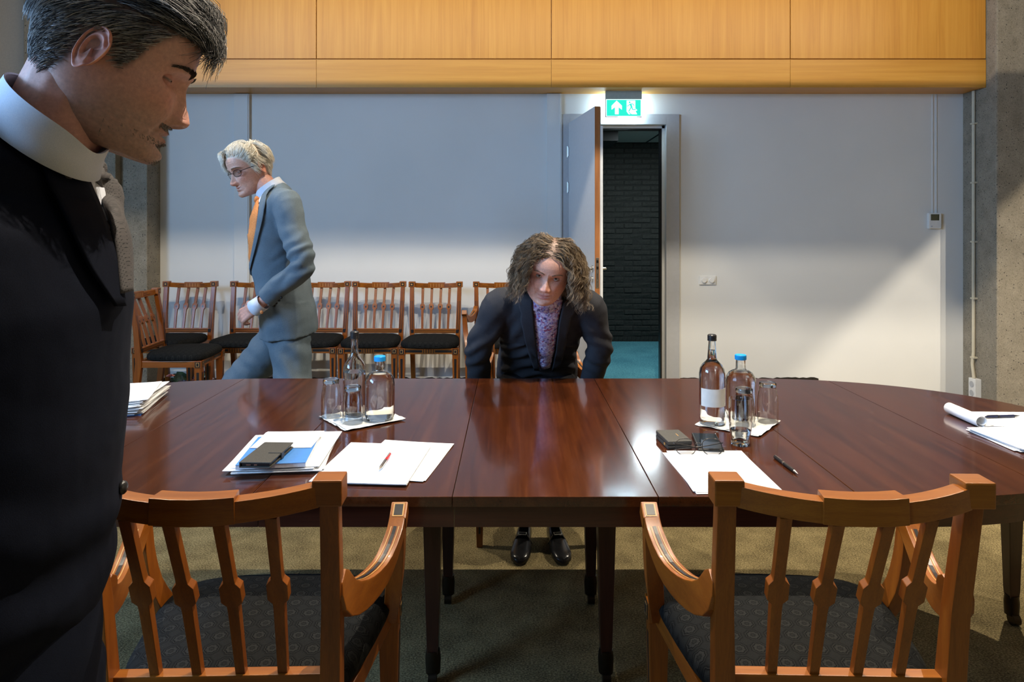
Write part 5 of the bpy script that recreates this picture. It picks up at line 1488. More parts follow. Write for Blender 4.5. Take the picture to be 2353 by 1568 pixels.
# ------------------------------------------------------------------ man in the navy suit in the foreground
def person_navy():
    org = V((-0.68, 0.90, 0))
    root = thing('person', 'person in dark navy suit and grey tie in the near left foreground, looking down', 'person', org)
    def salt(p, r):
        t = r.random(); side_ = 1.0 if p.z < 0.05 else 0.55
        return (V((0.42, 0.41, 0.40)) if t < 0.40 * side_ + 0.15 else V((0.085, 0.085, 0.09))) * r.uniform(0.6, 1.4)
    P = dict(skin=(0.66, 0.37, 0.30), lip=(0.28, 0.10, 0.075), hair_base=(0.11, 0.105, 0.105), hair_col=salt, brow_col=(0.07, 0.058, 0.05), iris=(0.05, 0.04, 0.03), age=1.4, nose=0.0245,
             stubble=(0.26, 0.215, 0.195), gaze=(0, 1, -0.5), open_up=2, open_lo=5, eye_y=0.0625, neck=0.95, brow=1.25, brow_n=380, brow_h=0.0045, lips=0.85)
    pit = R(21); az = R(26)
    F = V((math.cos(pit) * math.cos(az), math.cos(pit) * math.sin(az), -math.sin(pit))); U = V((0.37, 0.18, 1))
    O = V((-0.553, 0.95, 1.611))
    Mh = head_matrix(O, F, U, 1.01)
    a = R(0); Fb = V((math.cos(a), -math.sin(a), 0)); Sd = V((math.sin(a), math.cos(a), 0))       # Sd towards his left, away from the camera
    cy = 0.90
    nb = V((-0.625, 0.910, 1.500))
    core = MB(); core.capsule(nb + V((-0.02, 0, -0.05)), Mh @ V((0, -0.028, -0.030)), 0.060, 0.062); core.capsule(nb + V((-0.01, 0, -0.01)), Mh @ V((0, 0.0, -0.06)), 0.055, 0.050)
    core.capsule(V((-0.70, cy, 1.05)), V((-0.68, cy, 1.36)), 0.09, 0.09)
    sh = {-1: V((-0.72, cy - 0.20, 1.42)), 1: V((-0.68, cy + 0.155, 1.42))}
    el = {-1: V((-0.80, cy - 0.25, 1.10)), 1: V((-0.76, cy + 0.165, 1.10))}
    wr = {-1: V((-0.74, cy - 0.25, 0.84)), 1: V((-0.76, cy + 0.150, 0.86))}
    for k in (-1, 1):
        core.capsule(V((-0.69, cy, 1.38)), sh[k], 0.055, 0.045); core.capsule(sh[k], el[k], 0.043, 0.036); core.capsule(el[k], wr[k], 0.034, 0.026)
        hand_caps(core, wr[k] + V((0, 0, -0.02)), V((0.12, 0, -1)), V((0, -k * 1.0, 0)), V((1, 0, 0.1)), 0.7, 0.95)
    body, hv, hf = body_with_head(root, org, P, Mh, core, 0.0045)
    def flow(q):
        if q.z > 0.06: return V((0.25, 0.9 if q.y > -0.05 else -0.5, 0.1))
        if q.y < 0.0: return V((0, -0.75, -0.65))
        return V((0, -0.8, -0.45))
    length = lambda p: 0.062 if p.z > 0.07 else (0.034 if p.z > 0.035 else 0.014)
    lift = lambda p: 0.028 if p.z > 0.075 else (0.012 if p.z > 0.04 else 0.0035)
    pa, co = short_hair(hv, hf, P, 9000, 14, flow, length, lift)
    rnd = random.Random(17)
    for k in range(1500):                              # quiff over the brow
        x = rnd.uniform(-0.055, 0.055); p = V((x, 0.060 - x * x * 7 + rnd.uniform(-0.02, 0.01), 0.092 + rnd.uniform(-0.010, 0.012)))
        j = rnd.uniform(-0.006, 0.006)
        q = [p, p + V((j, 0.012, 0.018)), p + V((j * 2, 0.024, 0.024)), p + V((j * 2, 0.034 + j, 0.018)), p + V((j, 0.040 + j, 0.004)), p + V((0, 0.040 + j, -0.012 + j))]
        pa.append(q); co.append(salt(V((0, 0, 0.0)), rnd))
    pb, cb = brow_strands(P, 33)
    for k in range(1500):                              # short beard along jaw and lip
        t = rnd.random(); s = rnd.choice((-1, 1))
        if rnd.random() < 0.7: z = -0.080 - 0.034 * rnd.random(); x = 0.058 * t ** 1.8
        else: z = -0.060 + rnd.uniform(-0.004, 0.004); x = 0.026 * t
        w_ = lerp_table(z, [(-0.115, 0.030), (-0.10, 0.048), (-0.085, 0.0565), (-0.068, 0.0625), (-0.05, 0.066)]); x = min(x, w_ * 0.98)
        cc = math.sqrt(max(0, 1 - (x / w_) ** 2)); y = 0.0 + 0.0925 * cc ** 0.86 + face_relief(x, z, P) * min(1, max(0, (cc - 0.05) / 0.35))
        p = V((s * x, y, z)); d = V((s * 0.3 * x / 0.05, 0.55, -0.8)).normalized() * rnd.uniform(0.0015, 0.0035)
        pb.append([p, p + d * 0.6, p + d]); cb.append(V((0.30, 0.27, 0.25)) * rnd.uniform(0.3, 1.3))
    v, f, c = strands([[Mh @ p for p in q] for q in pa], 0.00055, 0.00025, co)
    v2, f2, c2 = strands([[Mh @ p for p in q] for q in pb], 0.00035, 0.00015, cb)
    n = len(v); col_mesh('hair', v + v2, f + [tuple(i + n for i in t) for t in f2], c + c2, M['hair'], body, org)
    # jacket
    jk = MB()
    sp_ = [(-0.755, cy, 0.70), (-0.725, cy, 0.80), (-0.698, cy, 0.92), (-0.686, cy, 1.05), (-0.686, cy, 1.17), (-0.684, cy, 1.27), (-0.694, cy, 1.36), (-0.702, cy, 1.43), (-0.678, cy + 0.003, 1.466), (-0.642, cy + 0.005, 1.502)]
    jk.tube(sp_, [0.195, 0.195, 0.185, 0.180, 0.188, 0.198, 0.202, 0.188, 0.140, 0.094], [0.108, 0.122, 0.130, 0.134, 0.138, 0.142, 0.132, 0.118, 0.106, 0.090], side=Sd, n=44, e=0.86)
    for k in (-1, 1):
        top = V((-0.70, cy + k * 0.11, 1.40)); pts = catmull([tuple(top), tuple(sh[k]), tuple(sh[k] * 0.5 + el[k] * 0.5), tuple(el[k]), tuple(el[k] * 0.5 + wr[k] * 0.5), tuple(wr[k] + (el[k] - wr[k]) * 0.08)], 24)
        rr = [(0.076 if k < 0 else 0.066) - 0.022 * (i / 23) for i in range(24)]; jk.tube(pts, rr, side=V((1, 0, 0)), n=24)
    me = remesh(jk, 0.0065, 5)
    wrinkle(me, lambda p, n: 0.003 * noise.noise(V((p.x * 8, p.y * 8, p.z * 12))) + 0.0035 * math.sin((p.z * 0.9 + p.x * 0.6) * 48 + 3 * noise.noise(p * 6)) * max(0, min(1, (1.2 - p.z) * 4)) + 0.0008 * noise.noise(p * 40))
    bj = bvh_of(me); jo = mesh_part(me, 'jacket', M['navy'], root, org)
    pk = dict(bvh=bj, dref=0.88, parent=root, org=org)
    patch('shirt_front', [(172, 350), (200, 420), (235, 520), (262, 640)], [(212, 345), (262, 430), (285, 540), (290, 660)], off=0.004, mat=M['shirt'], n=24, m=9, **pk)
    patch('tie', [(190, 385), (214, 430), (238, 520), (250, 600), (258, 680)], [(232, 380), (258, 430), (276, 520), (284, 600), (284, 672)], off=0.012, mat=M['grey_tie'], n=26, m=9, thick=0.006, bulge=0.006, **pk)
    kp = surf(bj, 214, 400, 0.88, 0.006); mb = MB(); mb.ball(kp, (0.015, 0.016, 0.020), 18, 12, (0, R(35), 0)); build(mb, 'tie_knot', M['grey_tie'], root, org=org)
    patch('lapel', [(46, 206), (20, 250), (62, 315), (92, 322), (70, 345), (118, 470), (190, 620), (248, 705)], [(60, 222), (120, 300), (160, 372), (178, 402), (198, 440), (228, 520), (256, 620), (270, 705)], off=0.012, mat=M['navy'], n=30, m=10, relax=1, thick=0.004, **pk)
    fw_ = (nb - V((-0.70, 0.905, 1.565)))
    collar_ring(V((-0.624, 0.905, 1.494)), V((0.78, -0.08, -0.62)), Sd, 0.074, 0.068, V((0.45, 0.0, 0.75)), 0.050, 'shirt_collar', M['shirt'], root, org, flare=0.012, gap=1.2, thick=0.003)
    mb = MB(); q = surf(bj, 276, 1122, 0.88, 0.004); mb.ball(q, (0.006, 0.010, 0.010), 14, 8); build(mb, 'button', M['cap_black'], jo, org=org)
    tr = MB(); tr.tube([(-0.69, cy, 0.70), (-0.69, cy, 0.80), (-0.69, cy, 0.92)], [0.17, 0.172, 0.165], [0.105, 0.112, 0.11], side=Sd, n=28)
    for k in (-1, 1):
        pts = [(-0.69, cy + k * 0.085, 0.74), (-0.68, cy + k * 0.09, 0.48), (-0.70, cy + k * 0.09, 0.10)]; pts = catmull(pts, 12)
        tr.tube(pts, [0.092 - 0.035 * i / 11 for i in range(12)], side=V((1, 0, 0)), n=22)
    me = remesh(tr, 0.009, 5); mesh_part(me, 'trousers', M['navy_trouser'], root, org)
    for k in (-1, 1):
        mb = MB(); shoe(mb, V((-0.76, cy + k * 0.09, 0)), V((1, 0, 0))); build(mb, 'shoe', M['shoe'], root, smooth=60, org=org)
person_navy()
# ------------------------------------------------------------------ man in the blue-grey suit walking behind the table
def person_grey():
    org = V((-1.18, 3.45, 0))
    root = thing('person', 'person in blue-grey suit, orange tie and glasses walking behind the table, head bent', 'person', org)
    white = lambda p, r: V((0.95, 0.89, 0.76)) * r.uniform(0.8, 1.1)
    P = dict(skin=(0.66, 0.36, 0.26), lip=(0.42, 0.17, 0.13), hair_base=(0.80, 0.70, 0.56), hair_col=white, brow_col=(0.30, 0.22, 0.15), iris=(0.10, 0.12, 0.14), age=1.3, smile=1.0, nose=0.028,
             gaze=(0.1, 1, -0.5), open_up=7, open_lo=8, neck=0.9)
    F = V((-math.cos(R(50)), -math.sin(R(50)), -0.36)); U = V((-0.24, -0.10, 1))
    O = at(574, 388, 3.45)
    Mh = head_matrix(O, F, U, 1.07)
    Fb = V((-0.985, -0.17, 0)).normalized(); Sd = V((0.17, -0.985, 0)).normalized()       # body forward, and towards his left (the camera)
    sh_l, el_l, wr_l = at(657, 470, 3.27), at(694, 612, 3.20), at(594, 702, 3.22)
    hd_l = at(556, 728, 3.24)
    sh_r, el_r, wr_r = V((-1.20, 3.64, 1.50)), V((-1.17, 3.72, 1.22)), V((-1.27, 3.70, 0.99))
    nb = at(622, 440, 3.45)
    core = MB()
    core.capsule(nb + V((0.04, 0, -0.06)), Mh @ V((0, -0.015, -0.035)), 0.062, 0.056)
    core.capsule(V((-1.16, 3.45, 1.05)), nb + V((0.05, 0, -0.1)), 0.10, 0.09)
    for a, b, c in ((sh_l, el_l, wr_l), (sh_r, el_r, wr_r)):
        core.capsule(V((-1.17, 3.45, 1.45)), a, 0.05, 0.045); core.capsule(a, b, 0.043, 0.036); core.capsule(b, c, 0.034, 0.026)
    hand_caps(core, wr_l + (hd_l - wr_l) * 0.15, (hd_l - wr_l) + V((-0.01, 0, -0.005)), V((0.25, 0.9, -0.2)), V((-0.35, 0.35, 0.85)), 0.95, 0.98)
    hand_caps(core, wr_r, V((-0.5, 0.1, -0.85)), V((0.2, -0.9, 0)), V((-0.85, 0, 0.5)), 0.8, 0.95)
    body, hv, hf = body_with_head(root, org, P, Mh, core, 0.0042)
    # hair: parted on his left, swept across and forwards
    def flow(q):
        if q.x < 0.005 and q.y > 0.03: return V((0.2, -0.9, 0.35))
        if q.z > 0.045 or (q.y > 0.02 and q.z > 0.03): return V((0.75 if q.x > -0.035 else -0.5, 0.55 if q.y > -0.03 else -0.4, -0.1 - 0.5 * max(0, -q.y * 10)))
        return V((0, -0.65, -0.9))
    length = lambda p: 0.07 if p.z > 0.05 else 0.035
    lift = lambda p: 0.020 if p.z > 0.055 else (0.010 if p.z > 0.0 else 0.005)
    pa, co = short_hair(hv, hf, P, 6500, 4, flow, length, lift)
    rnd = random.Random(7)
    for k in range(800):                              # fringe standing off the forehead
        x = rnd.uniform(-0.012, 0.055); p = V((x, 0.062 - x * x * 6, 0.092 + rnd.uniform(-0.008, 0.010)))
        q = [p, p + V((0.006, 0.016, 0.012)), p + V((0.012, 0.026, 0.014)), p + V((0.016, 0.036 + rnd.uniform(-0.008, 0.008), 0.006 + rnd.uniform(-0.004, 0.004))), p + V((0.018, 0.041 + rnd.uniform(-0.006, 0.006), -0.006 + rnd.uniform(-0.010, 0.008)))]
        pa.append(q); co.append(white(p, rnd))
    pb, cb = brow_strands(P, 3)
    v, f, c = strands([[Mh @ p for p in q] for q in pa], 0.0009, 0.0003, co)
    v2, f2, c2 = strands([[Mh @ p for p in q] for q in pb], 0.0007, 0.0003, cb)
    n = len(v); col_mesh('hair', v + v2, f + [tuple(i + n for i in t) for t in f2], c + c2, M['hair'], body, org)
    # glasses
    g = MB(); gl = MB()
    for sx in (-1, 1):
        ring = []
        for j in range(32):
            a = 2 * PI * j / 32; cc, ss = math.cos(a), math.sin(a)
            ring.append(Mh @ V((sx * 0.0335 + 0.0255 * math.copysign(abs(cc) ** 0.7, cc), 0.092 - 0.012 * abs(sx * 0.0335 + 0.0255 * cc) / 0.06, -0.003 + 0.0155 * math.copysign(abs(ss) ** 0.7, ss))))
        g.tube(ring + ring[:2], 0.0013, n=8, caps=False, side=V((0, 0, 1)))
        c0 = sum(ring, V((0, 0, 0))) / 32; nrm = (Mh.to_3x3() @ V((0, 1, 0))).normalized() * 0.0006
        gl.loft([[c0 + (p - c0) * 0.98 + nrm for p in ring], [c0 + (p - c0) * 0.98 - nrm for p in ring]])
        g.tube([Mh @ V(p) for p in ((sx * 0.060, 0.084, 0.003), (sx * 0.073, 0.060, 0.004), (sx * 0.079, 0.0, 0.006), (sx * 0.080, -0.022, 0.0))], 0.0016, n=8, side=V((0, 0, 1)))
    g.tube([Mh @ V(p) for p in ((-0.010, 0.095, 0.002), (0, 0.100, 0.005), (0.010, 0.095, 0.002))], 0.0013, n=8, side=V((0, 0, 1)))
    sp_ = build(g, 'glasses', M['dark_metal'], root, org=org); build(gl, 'lens', M['lens'], sp_, org=org)
    # jacket
    jk = MB(); E = 0.85
    spine = [(-1.125, 3.46, 0.845), (-1.135, 3.455, 0.95), (-1.150, 3.45, 1.07), (-1.172, 3.45, 1.20), (-1.184, 3.45, 1.34), (-1.182, 3.45, 1.44), (-1.178, 3.45, 1.505), (-1.190, 3.45, 1.55), (-1.205, 3.45, 1.572)]
    jk.tube(spine, [0.205, 0.195, 0.182, 0.185, 0.200, 0.195, 0.165, 0.100, 0.070], [0.140, 0.136, 0.130, 0.136, 0.138, 0.124, 0.102, 0.080, 0.066], side=Sd, n=40, e=E)
    for a, b, c, k in ((sh_l, el_l, wr_l, 1), (sh_r, el_r, wr_r, -1)):
        top = V((-1.155, 3.45, 1.46)) + Sd * (0.13 * k)
        pts = catmull([tuple(top), tuple(a + V((0, 0, 0.01))), tuple(a * 0.6 + b * 0.4), tuple(b), tuple(b * 0.5 + c * 0.5), tuple(c + (b - c) * 0.16)], 26)
        rr = [0.075 - 0.030 * (i / 25) ** 1.2 for i in range(26)]
        jk.tube(pts, rr, [r * 1.02 for r in rr], side=V((0, 1, 0)), n=24)
    me = remesh(jk, 0.0065, 5)
    elb = el_l
    def fold(p, n):
        d = noise.noise(V((p.x * 7, p.y * 7, p.z * 16))) * 0.0035 + noise.noise(p * 34) * 0.0010
        e = (p - elb); r = e.length
        if r < 0.20: d += 0.0075 * math.sin((e.z * 0.85 - e.x * 0.55) * 110 + 2.0 * noise.noise(p * 14)) * max(0, 1 - r / 0.20) 
        if p.z < 1.02: d += 0.002 * math.sin(p.x * 60 + p.z * 25)
        return d
    wrinkle(me, fold)
    bv = bvh_of(me)
    jo = mesh_part(me, 'jacket', M['grey_suit'], root, org)
    # shirt front, tie, lapels, collar drawn on the chest
    pk = dict(bvh=bv, dref=3.36, parent=root, org=org)
    patch('shirt_front', [(572, 446), (568, 500), (566, 560), (562, 640)], [(606, 432), (598, 470), (588, 520), (570, 640)], off=0.003, mat=M['shirt'], **pk)
    patch('tie', [(576, 458), (572, 500), (567, 560), (562, 610), (558, 650)], [(596, 462), (596, 490), (590, 540), (578, 610), (566, 652)], off=0.008, mat=M['orange_tie'], thick=0.005, **pk)
    mbk = MB(); kp = surf(bv, 588, 456, 3.36, 0.012); mbk.ball(kp - V((0, 0, 0.004)), (0.013, 0.013, 0.019), 16, 10); build(mbk, 'tie_knot', M['orange_tie'], root, org=org)
    patch('lapel', [(613, 408), (606, 440), (598, 476), (592, 520), (583, 570), (572, 640)], [(626, 408), (629, 424), (612, 452), (616, 456), (604, 510), (573, 642)], off=0.010, mat=M['grey_suit'], m=9, relax=1, **pk)
    patch('far_lapel', [(572, 450), (569, 500), (566, 560), (563, 630)], [(580, 445), (577, 500), (571, 560), (565, 630)], off=0.006, mat=M['grey_suit'], m=5, **pk)
    for k in range(4):
        q = surf(bv, 630 + k * 5.4, 703 - k * 6.5, 3.2, 0.002); mb2 = MB(); mb2.ball(q, 0.0065, 10, 6); build(mb2, 'cuff_button', M['cap_black'], jo, org=org)
    ax = (Mh @ V((0, -0.02, -0.02)) - nb).normalized()
    collar_ring(nb + V((0.012, 0, -0.012)), Fb + V((0, 0, -0.75)), Sd, 0.071, 0.066, V((-0.55, -0.1, 0.85)), 0.050, 'shirt_collar', M['shirt'], root, org, flare=0.012, gap=1.0)
    # shirt cuffs
    u = (hd_l - wr_l).normalized(); mb2 = MB(); mb2.tube([wr_l - u * 0.030, wr_l + u * 0.030], [0.039, 0.041], side=V((0, 1, 0)), n=28, caps=False)
    cf = build(mb2, 'shirt_cuff', M['shirt'], root, org=org); md = cf.modifiers.new('thickness', 'SOLIDIFY'); md.thickness = 0.003
    mb2 = MB(); mb2.ball(at(601, 718, 3.172), (0.008, 0.004, 0.008), 12, 8); build(mb2, 'cuff_link', M['orange_tie'], cf, org=org)
    # trousers
    tr = MB()
    hip = V((-1.125, 3.45, 0.90))
    tr.tube([(-1.135, 3.455, 0.80), (-1.135, 3.455, 0.85), (-1.137, 3.455, 0.90)], [0.160, 0.158, 0.140], [0.112, 0.110, 0.095], side=Sd, n=32)
    near = catmull([(-1.105, 3.375, 0.87), (-1.082, 3.355, 0.72), (-1.055, 3.35, 0.50), (-0.99, 3.37, 0.28), (-0.93, 3.38, 0.11)], 16)
    far = catmull([(-1.17, 3.54, 0.86), (-1.30, 3.53, 0.70), (-1.46, 3.52, 0.50), (-1.52, 3.52, 0.28), (-1.56, 3.52, 0.10)], 16)
    for leg in (near, far):
        tr.tube(leg, [min(0.112 - 0.045 * (i / 15) ** 0.8, 0.088 + 0.008 * i) for i in range(16)], [0.108 - 0.040 * (i / 15) ** 0.8 for i in range(16)], side=V((0, 1, 0)), n=26)
    me = remesh(tr, 0.0075, 6)
    wrinkle(me, lambda p, n: 0.0055 * math.sin((p.x * 0.75 + p.z * 0.8) * 70 + 3 * noise.noise(p * 7)) * (0.4 + 0.6 * abs(noise.noise(p * 5))) + 0.002 * noise.noise(p * 25))
    mesh_part(me, 'trousers', M['grey_suit'], root, org)
    for hl, d in ((V((-0.87, 3.38, 0.0)), V((-1, -0.1, 0))), (V((-1.52, 3.52, 0.0)), V((-1, 0.05, 0)))):
        mb2 = MB(); shoe(mb2, hl, d); build(mb2, 'shoe', M['shoe'], root, smooth=60, org=org)
person_grey()
# ------------------------------------------------------------------ woman bending forward across the table
def person_woman():
    org = V((0.12, 3.0, 0))
    root = thing('person', 'person in charcoal jacket and floral blouse with curly hair, bending forward behind the table', 'person', org)
    brown = lambda p, r: V((0.15, 0.105, 0.065)) * r.uniform(0.5, 1.5)
    P = dict(skin=(0.74, 0.40, 0.295), lip=(0.50, 0.15, 0.14), hair_base=(0.05, 0.037, 0.026), hair_col=brown, brow_col=(0.27, 0.17, 0.12), iris=(0.10, 0.075, 0.055), wide=1.13, full=0.10, wings=0.75, cheek=0.6, age=0.35, smile=1.0, nose=0.0165, nose_w=0.88, nose_drop=0.94, lips=1.1, hair_up=0.010, brow=0.35,
             gaze=(0.02, 1, 0.40), open_up=30, open_lo=20, neck=0.8, brow_n=110, brow_z=0.0022)
    yaw, pit, rol = R(5), R(23), R(-11)
    F = V((-math.sin(yaw) * math.cos(pit), -math.cos(yaw) * math.cos(pit), -math.sin(pit)))
    U = V((math.sin(-rol), 0.0, 1))
    eye = at(1258, 637, 2.62)
    O = eye - F.normalized() * 0.07
    Mh = head_matrix(O, F, U, 1.02)
    nb = V((0.135, 2.815, 1.115))
    sh = {-1: V((-0.055, 2.885, 1.055)), 1: V((0.325, 2.885, 1.050))}
    el = {-1: at(1100, 800, 2.97), 1: at(1378, 800, 2.97)}
    wr = {-1: V((-0.150, 3.10, 0.665)), 1: V((0.352, 3.10, 0.665))}
    core = MB()
    core.capsule(nb + V((0, 0.05, -0.06)), Mh @ V((0, -0.012, -0.03)), 0.056, 0.050)
    core.capsule(V((0.12, 3.10, 0.84)), nb + V((0, 0.06, -0.06)), 0.09, 0.08)
    for k in (-1, 1):
        core.capsule(V((0.13, 2.93, 1.02)), sh[k], 0.05, 0.043); core.capsule(sh[k], el[k], 0.040, 0.033); core.capsule(el[k], wr[k], 0.031, 0.024)
        hand_caps(core, wr[k] + V((0, 0.01, -0.02)), V((k * 0.12, 0.05, -1)), V((-k * 1.0, 0.0, -0.1)), V((0, -1, 0)), 0.9, 0.90)
    body, hv, hf = body_with_head(root, org, P, Mh, core, 0.0045)
    # curly shoulder-length hair, parted in the middle
    HV = hv[:132 * 150]; HF = [f for f in hf if max(f) < 132 * 150]
    bv = BVHTree.FromPolygons(HV, HF)
    rnd = random.Random(2); paths, cols = [], []
    Mi = Mh.inverted().to_3x3(); down = (Mi @ V((0, 0.12, -1))).normalized()
    acc = lambda c: c.z > hair_z(c.x, c.y) + 0.010
    for p, n in head_points(HV, HF, 1500, acc, 5):
        sx = 1 if p.x > 0.004 * rnd.uniform(-1, 1) else -1
        L_ = rnd.uniform(0.155, 0.215) - max(0, 0.05 - p.z) * 0.55
        k = 28; q = p.copy(); path = [p.copy()]; hl = rnd.uniform(0.004, 0.027) * (0.6 + 0.7 * min(1, max(0, (0.10 - p.z) * 12)))
        jit = V((rnd.uniform(-1, 1), rnd.uniform(-1, 1), rnd.uniform(-1, 1))) * 0.16
        for i in range(1, k):
            e = i / (k - 1)
            g_ = min(1.0, e * 1.7)
            d = V((sx * 1.0, -0.42 if p.y > 0 else -0.75, 0.05)) * (1 - g_) + down * (0.35 + g_) + V((sx * 0.18, 0, 0)) * max(0, 0.6 - e) + jit
            q = q + d.normalized() * (L_ / (k - 1))
            h, nn, _, dist = bv.find_nearest(q)
            want = hl * min(1, e * 3.0) + 0.002
            if nn.dot(h - V((0, -0.01, 0.015))) < 0: nn = -nn
            if (q - h).dot(nn) < want and q.z > -0.10: q = h + nn * want
            if q.y > 0.015 and q.z < 0.066:                       # keep the face clear
                lim = 0.073 + 0.012 * max(0, min(1, (0.02 - q.z) / 0.1)) + hl * 0.35
                if abs(q.x) < lim: q.x = sx * (lim * 0.65 + abs(q.x) * 0.35) if abs(q.x) > 0.03 else sx * lim
            path.append(q.copy())
        ph = rnd.uniform(0, 6.28); w = rnd.uniform(34, 58); am = rnd.uniform(0.005, 0.012); out = []
        dist = 0
        for i, q in enumerate(path):
            e = i / (k - 1)
            if i: dist += (path[i] - path[i - 1]).length
            t = path[min(i + 1, k - 1)] - path[max(i - 1, 0)]; s, u = frame_of(t, V((0.2, 0.9, 0.3)))
            a = am * min(1, e * 2.2); th = dist * w * 2.1 + ph
            out.append(q + s * (a * math.cos(th)) + u * (a * math.sin(th)))
        c = brown(p, rnd)
        if rnd.random() < 0.30: c = V((0.30, 0.225, 0.15)) * rnd.uniform(0.7, 1.2)
        paths.append([Mh @ q for q in out]); cols.append(c)
        for z in range(3):                                         # companions in the same lock
            o = V((rnd.uniform(-1, 1), rnd.uniform(-1, 1), rnd.uniform(-1, 1))) * 0.0045
            paths.append([Mh @ (q + o * min(1, i / 9)) for i, q in enumerate(out)]); cols.append(c * rnd.uniform(0.75, 1.25))
    v, f, c = strands(paths, 0.0007, 0.0003, cols)
    pb, cb = brow_strands(P, 9)
    v2, f2, c2 = strands([[Mh @ p for p in q] for q in pb], 0.0006, 0.0003, cb)
    n = len(v); col_mesh('hair', v + v2, f + [tuple(i + n for i in t) for t in f2], c + c2, M['hair'], body, org)
    # earring
    mb = MB(); e0 = Mh @ V((-0.088, -0.010, -0.043)); mb.tube([e0, e0 + V((0, 0, -0.018))], 0.0009, n=6); mb.ball(e0 + V((0, 0, -0.024)), (0.004, 0.004, 0.008), 12, 8); build(mb, 'earring', M['brass'], root, org=org)
    # jacket
    X = V((1, 0, 0)); jk = MB()
    sp_ = [(0.118, 3.28, 0.66), (0.12, 3.22, 0.74), (0.12, 3.13, 0.835), (0.125, 3.045, 0.925), (0.13, 2.965, 1.005), (0.133, 2.905, 1.060), (0.135, 2.86, 1.095), (0.136, 2.825, 1.118)]
    jk.tube(sp_, [0.195, 0.190, 0.175, 0.188, 0.205, 0.195, 0.140, 0.075], [0.135, 0.130, 0.120, 0.124, 0.122, 0.105, 0.078, 0.060], side=X, n=40, e=0.88)
    for k in (-1, 1):
        top = V((0.132 + k * 0.11, 2.92, 1.05))
        pts = catmull([tuple(top), tuple(sh[k]), tuple(sh[k] * 0.55 + el[k] * 0.45), tuple(el[k]), tuple(el[k] * 0.45 + wr[k] * 0.55), tuple(wr[k])], 24)
        rr = [0.070 - 0.024 * (i / 23) for i in range(24)]
        jk.tube(pts, rr, [r * 1.05 for r in rr], side=V((0, 1, 0)), n=24)
    me = remesh(jk, 0.0065, 5)
    def fold(p, n):
        d = 0.0025 * noise.noise(V((p.x * 9, p.y * 9, p.z * 14))) + 0.0008 * noise.noise(p * 38)
        for k in (-1, 1):
            e = p - el[k]; r = e.length
            if r < 0.16: d += 0.0075 * math.sin((e.z * 1.0 + e.x * k * 0.5) * 95 + 2 * noise.noise(p * 12)) * (1 - r / 0.16)
            e = p - (sh[k] + V((-k * 0.035, 0.02, -0.09))); r = e.length
            if r < 0.13: d += 0.006 * math.sin((e.x * k + e.z * 0.7) * 80) * (1 - r / 0.13)
        if p.z < 0.88 and abs(p.x - 0.12) < 0.17: d += 0.006 * math.sin((p.z * 1.0 + 0.35 * abs(p.x - 0.13)) * 105 + 2 * noise.noise(p * 9))
        return d
    wrinkle(me, fold)
    bj = bvh_of(me); mesh_part(me, 'jacket', M['charcoal'], root, org)
    pk = dict(bvh=bj, dref=2.9, parent=root, org=org)
    patch('blouse', [(1224, 672), (1226, 720), (1231, 780), (1237, 842)], [(1292, 690), (1283, 730), (1276, 790), (1264, 842)], off=0.005, mat=M['floral'], n=26, m=11, bulge=0.010, **pk)
    patch('lapel', [(1192, 668), (1196, 716), (1202, 715), (1196, 726), (1210, 790), (1228, 846)], [(1224, 680), (1226, 716), (1228, 740), (1230, 765), (1234, 805), (1240, 850)], off=0.014, mat=M['charcoal'], thick=0.005, m=8, relax=1, **pk)
    patch('lapel', [(1293, 690), (1285, 730), (1282, 750), (1278, 790), (1273, 820), (1266, 850)], [(1330, 690), (1318, 722), (1310, 721), (1308, 732), (1298, 790), (1285, 838)], off=0.014, mat=M['charcoal'], thick=0.005, m=8, relax=1, **pk)
    ax = (Mh @ V((0, -0.02, -0.05)) - nb).normalized()
    mb = MB(); mb.tube([nb + V((0, 0.035, -0.045)), nb + V((0, 0.012, 0.0)), nb + V((0, -0.004, 0.032))], [0.086, 0.070, 0.062], [0.074, 0.064, 0.058], side=X, n=36, caps=False)
    co = build(mb, 'blouse_collar', M['floral'], root, org=org); md = co.modifiers.new('thickness', 'SOLIDIFY'); md.thickness = 0.002
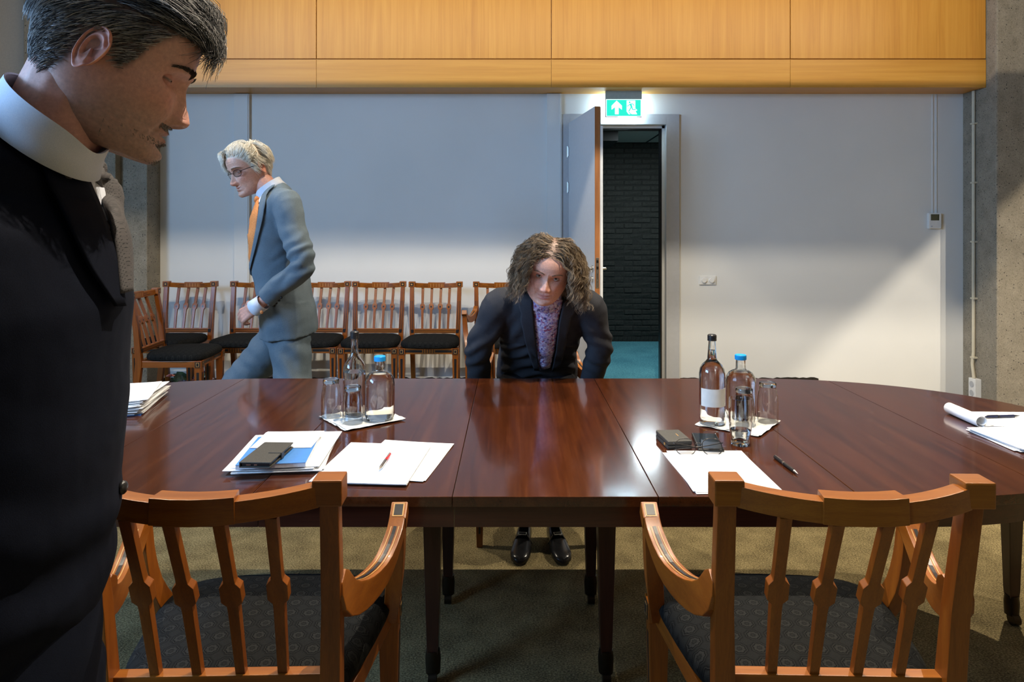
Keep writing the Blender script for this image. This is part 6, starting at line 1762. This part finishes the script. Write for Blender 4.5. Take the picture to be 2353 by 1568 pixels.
    # trousers and shoes
    tr = MB(); tr.tube([(0.118, 3.24, 0.66), (0.118, 3.29, 0.72), (0.118, 3.25, 0.78)], [0.17, 0.175, 0.16], [0.12, 0.125, 0.11], side=X, n=28)
    feet = {-1: V((0.055, 2.98, 0)), 1: V((0.190, 2.98, 0))}
    for k in (-1, 1):
        kn = V((0.12 + k * 0.095, 2.92, 0.50)); hp = V((0.118 + k * 0.085, 3.25, 0.70)); ft = feet[k] + V((0, 0.02, 0.09))
        pts = catmull([tuple(hp), tuple(hp * 0.5 + kn * 0.5 + V((0, 0, 0.01))), tuple(kn), tuple(kn * 0.45 + ft * 0.55 + V((0, 0.02, 0))), tuple(ft)], 18)
        tr.tube(pts, [0.092 - 0.042 * (i / 17) for i in range(18)], side=X, n=22)
    me = remesh(tr, 0.008, 5); wrinkle(me, lambda p, n: 0.003 * noise.noise(p * 16)); mesh_part(me, 'trousers', M['black_trouser'], root, org)
    for k in (-1, 1):
        mb = MB(); hl = V((0.12 + k * 0.058, 3.045, 0)); d = V((k * 0.13, -1, 0)); shoe(mb, hl, d, 0.92); so_ = build(mb, 'shoe', M['shoe'], root, smooth=60, org=org)
        dn = d.normalized(); sd = V((-dn.y, dn.x, 0)); mb = MB(); c = hl + dn * 0.135
        mb.tube([c + sd * (-0.040) + V((0, 0, 0.035)), c + sd * (-0.02) + V((0, 0, 0.070)), c + V((0, 0, 0.074)), c + sd * 0.02 + V((0, 0, 0.070)), c + sd * 0.040 + V((0, 0, 0.035))], 0.009, 0.003, side=dn, n=10)
        build(mb, 'strap', M['shoe'], so_, org=org)
        mb = MB(); b = c + V((0, 0, 0.077))
        for a_, b_ in (((-0.016, -0.010), (0.016, -0.010)), ((0.016, -0.010), (0.016, 0.010)), ((0.016, 0.010), (-0.016, 0.010)), ((-0.016, 0.010), (-0.016, -0.010))):
            mb.capsule(b + sd * a_[0] + dn * a_[1], b + sd * b_[0] + dn * b_[1], 0.0018, 0.0018, 8)
        build(mb, 'buckle', M['steel'], so_, org=org)
person_woman()
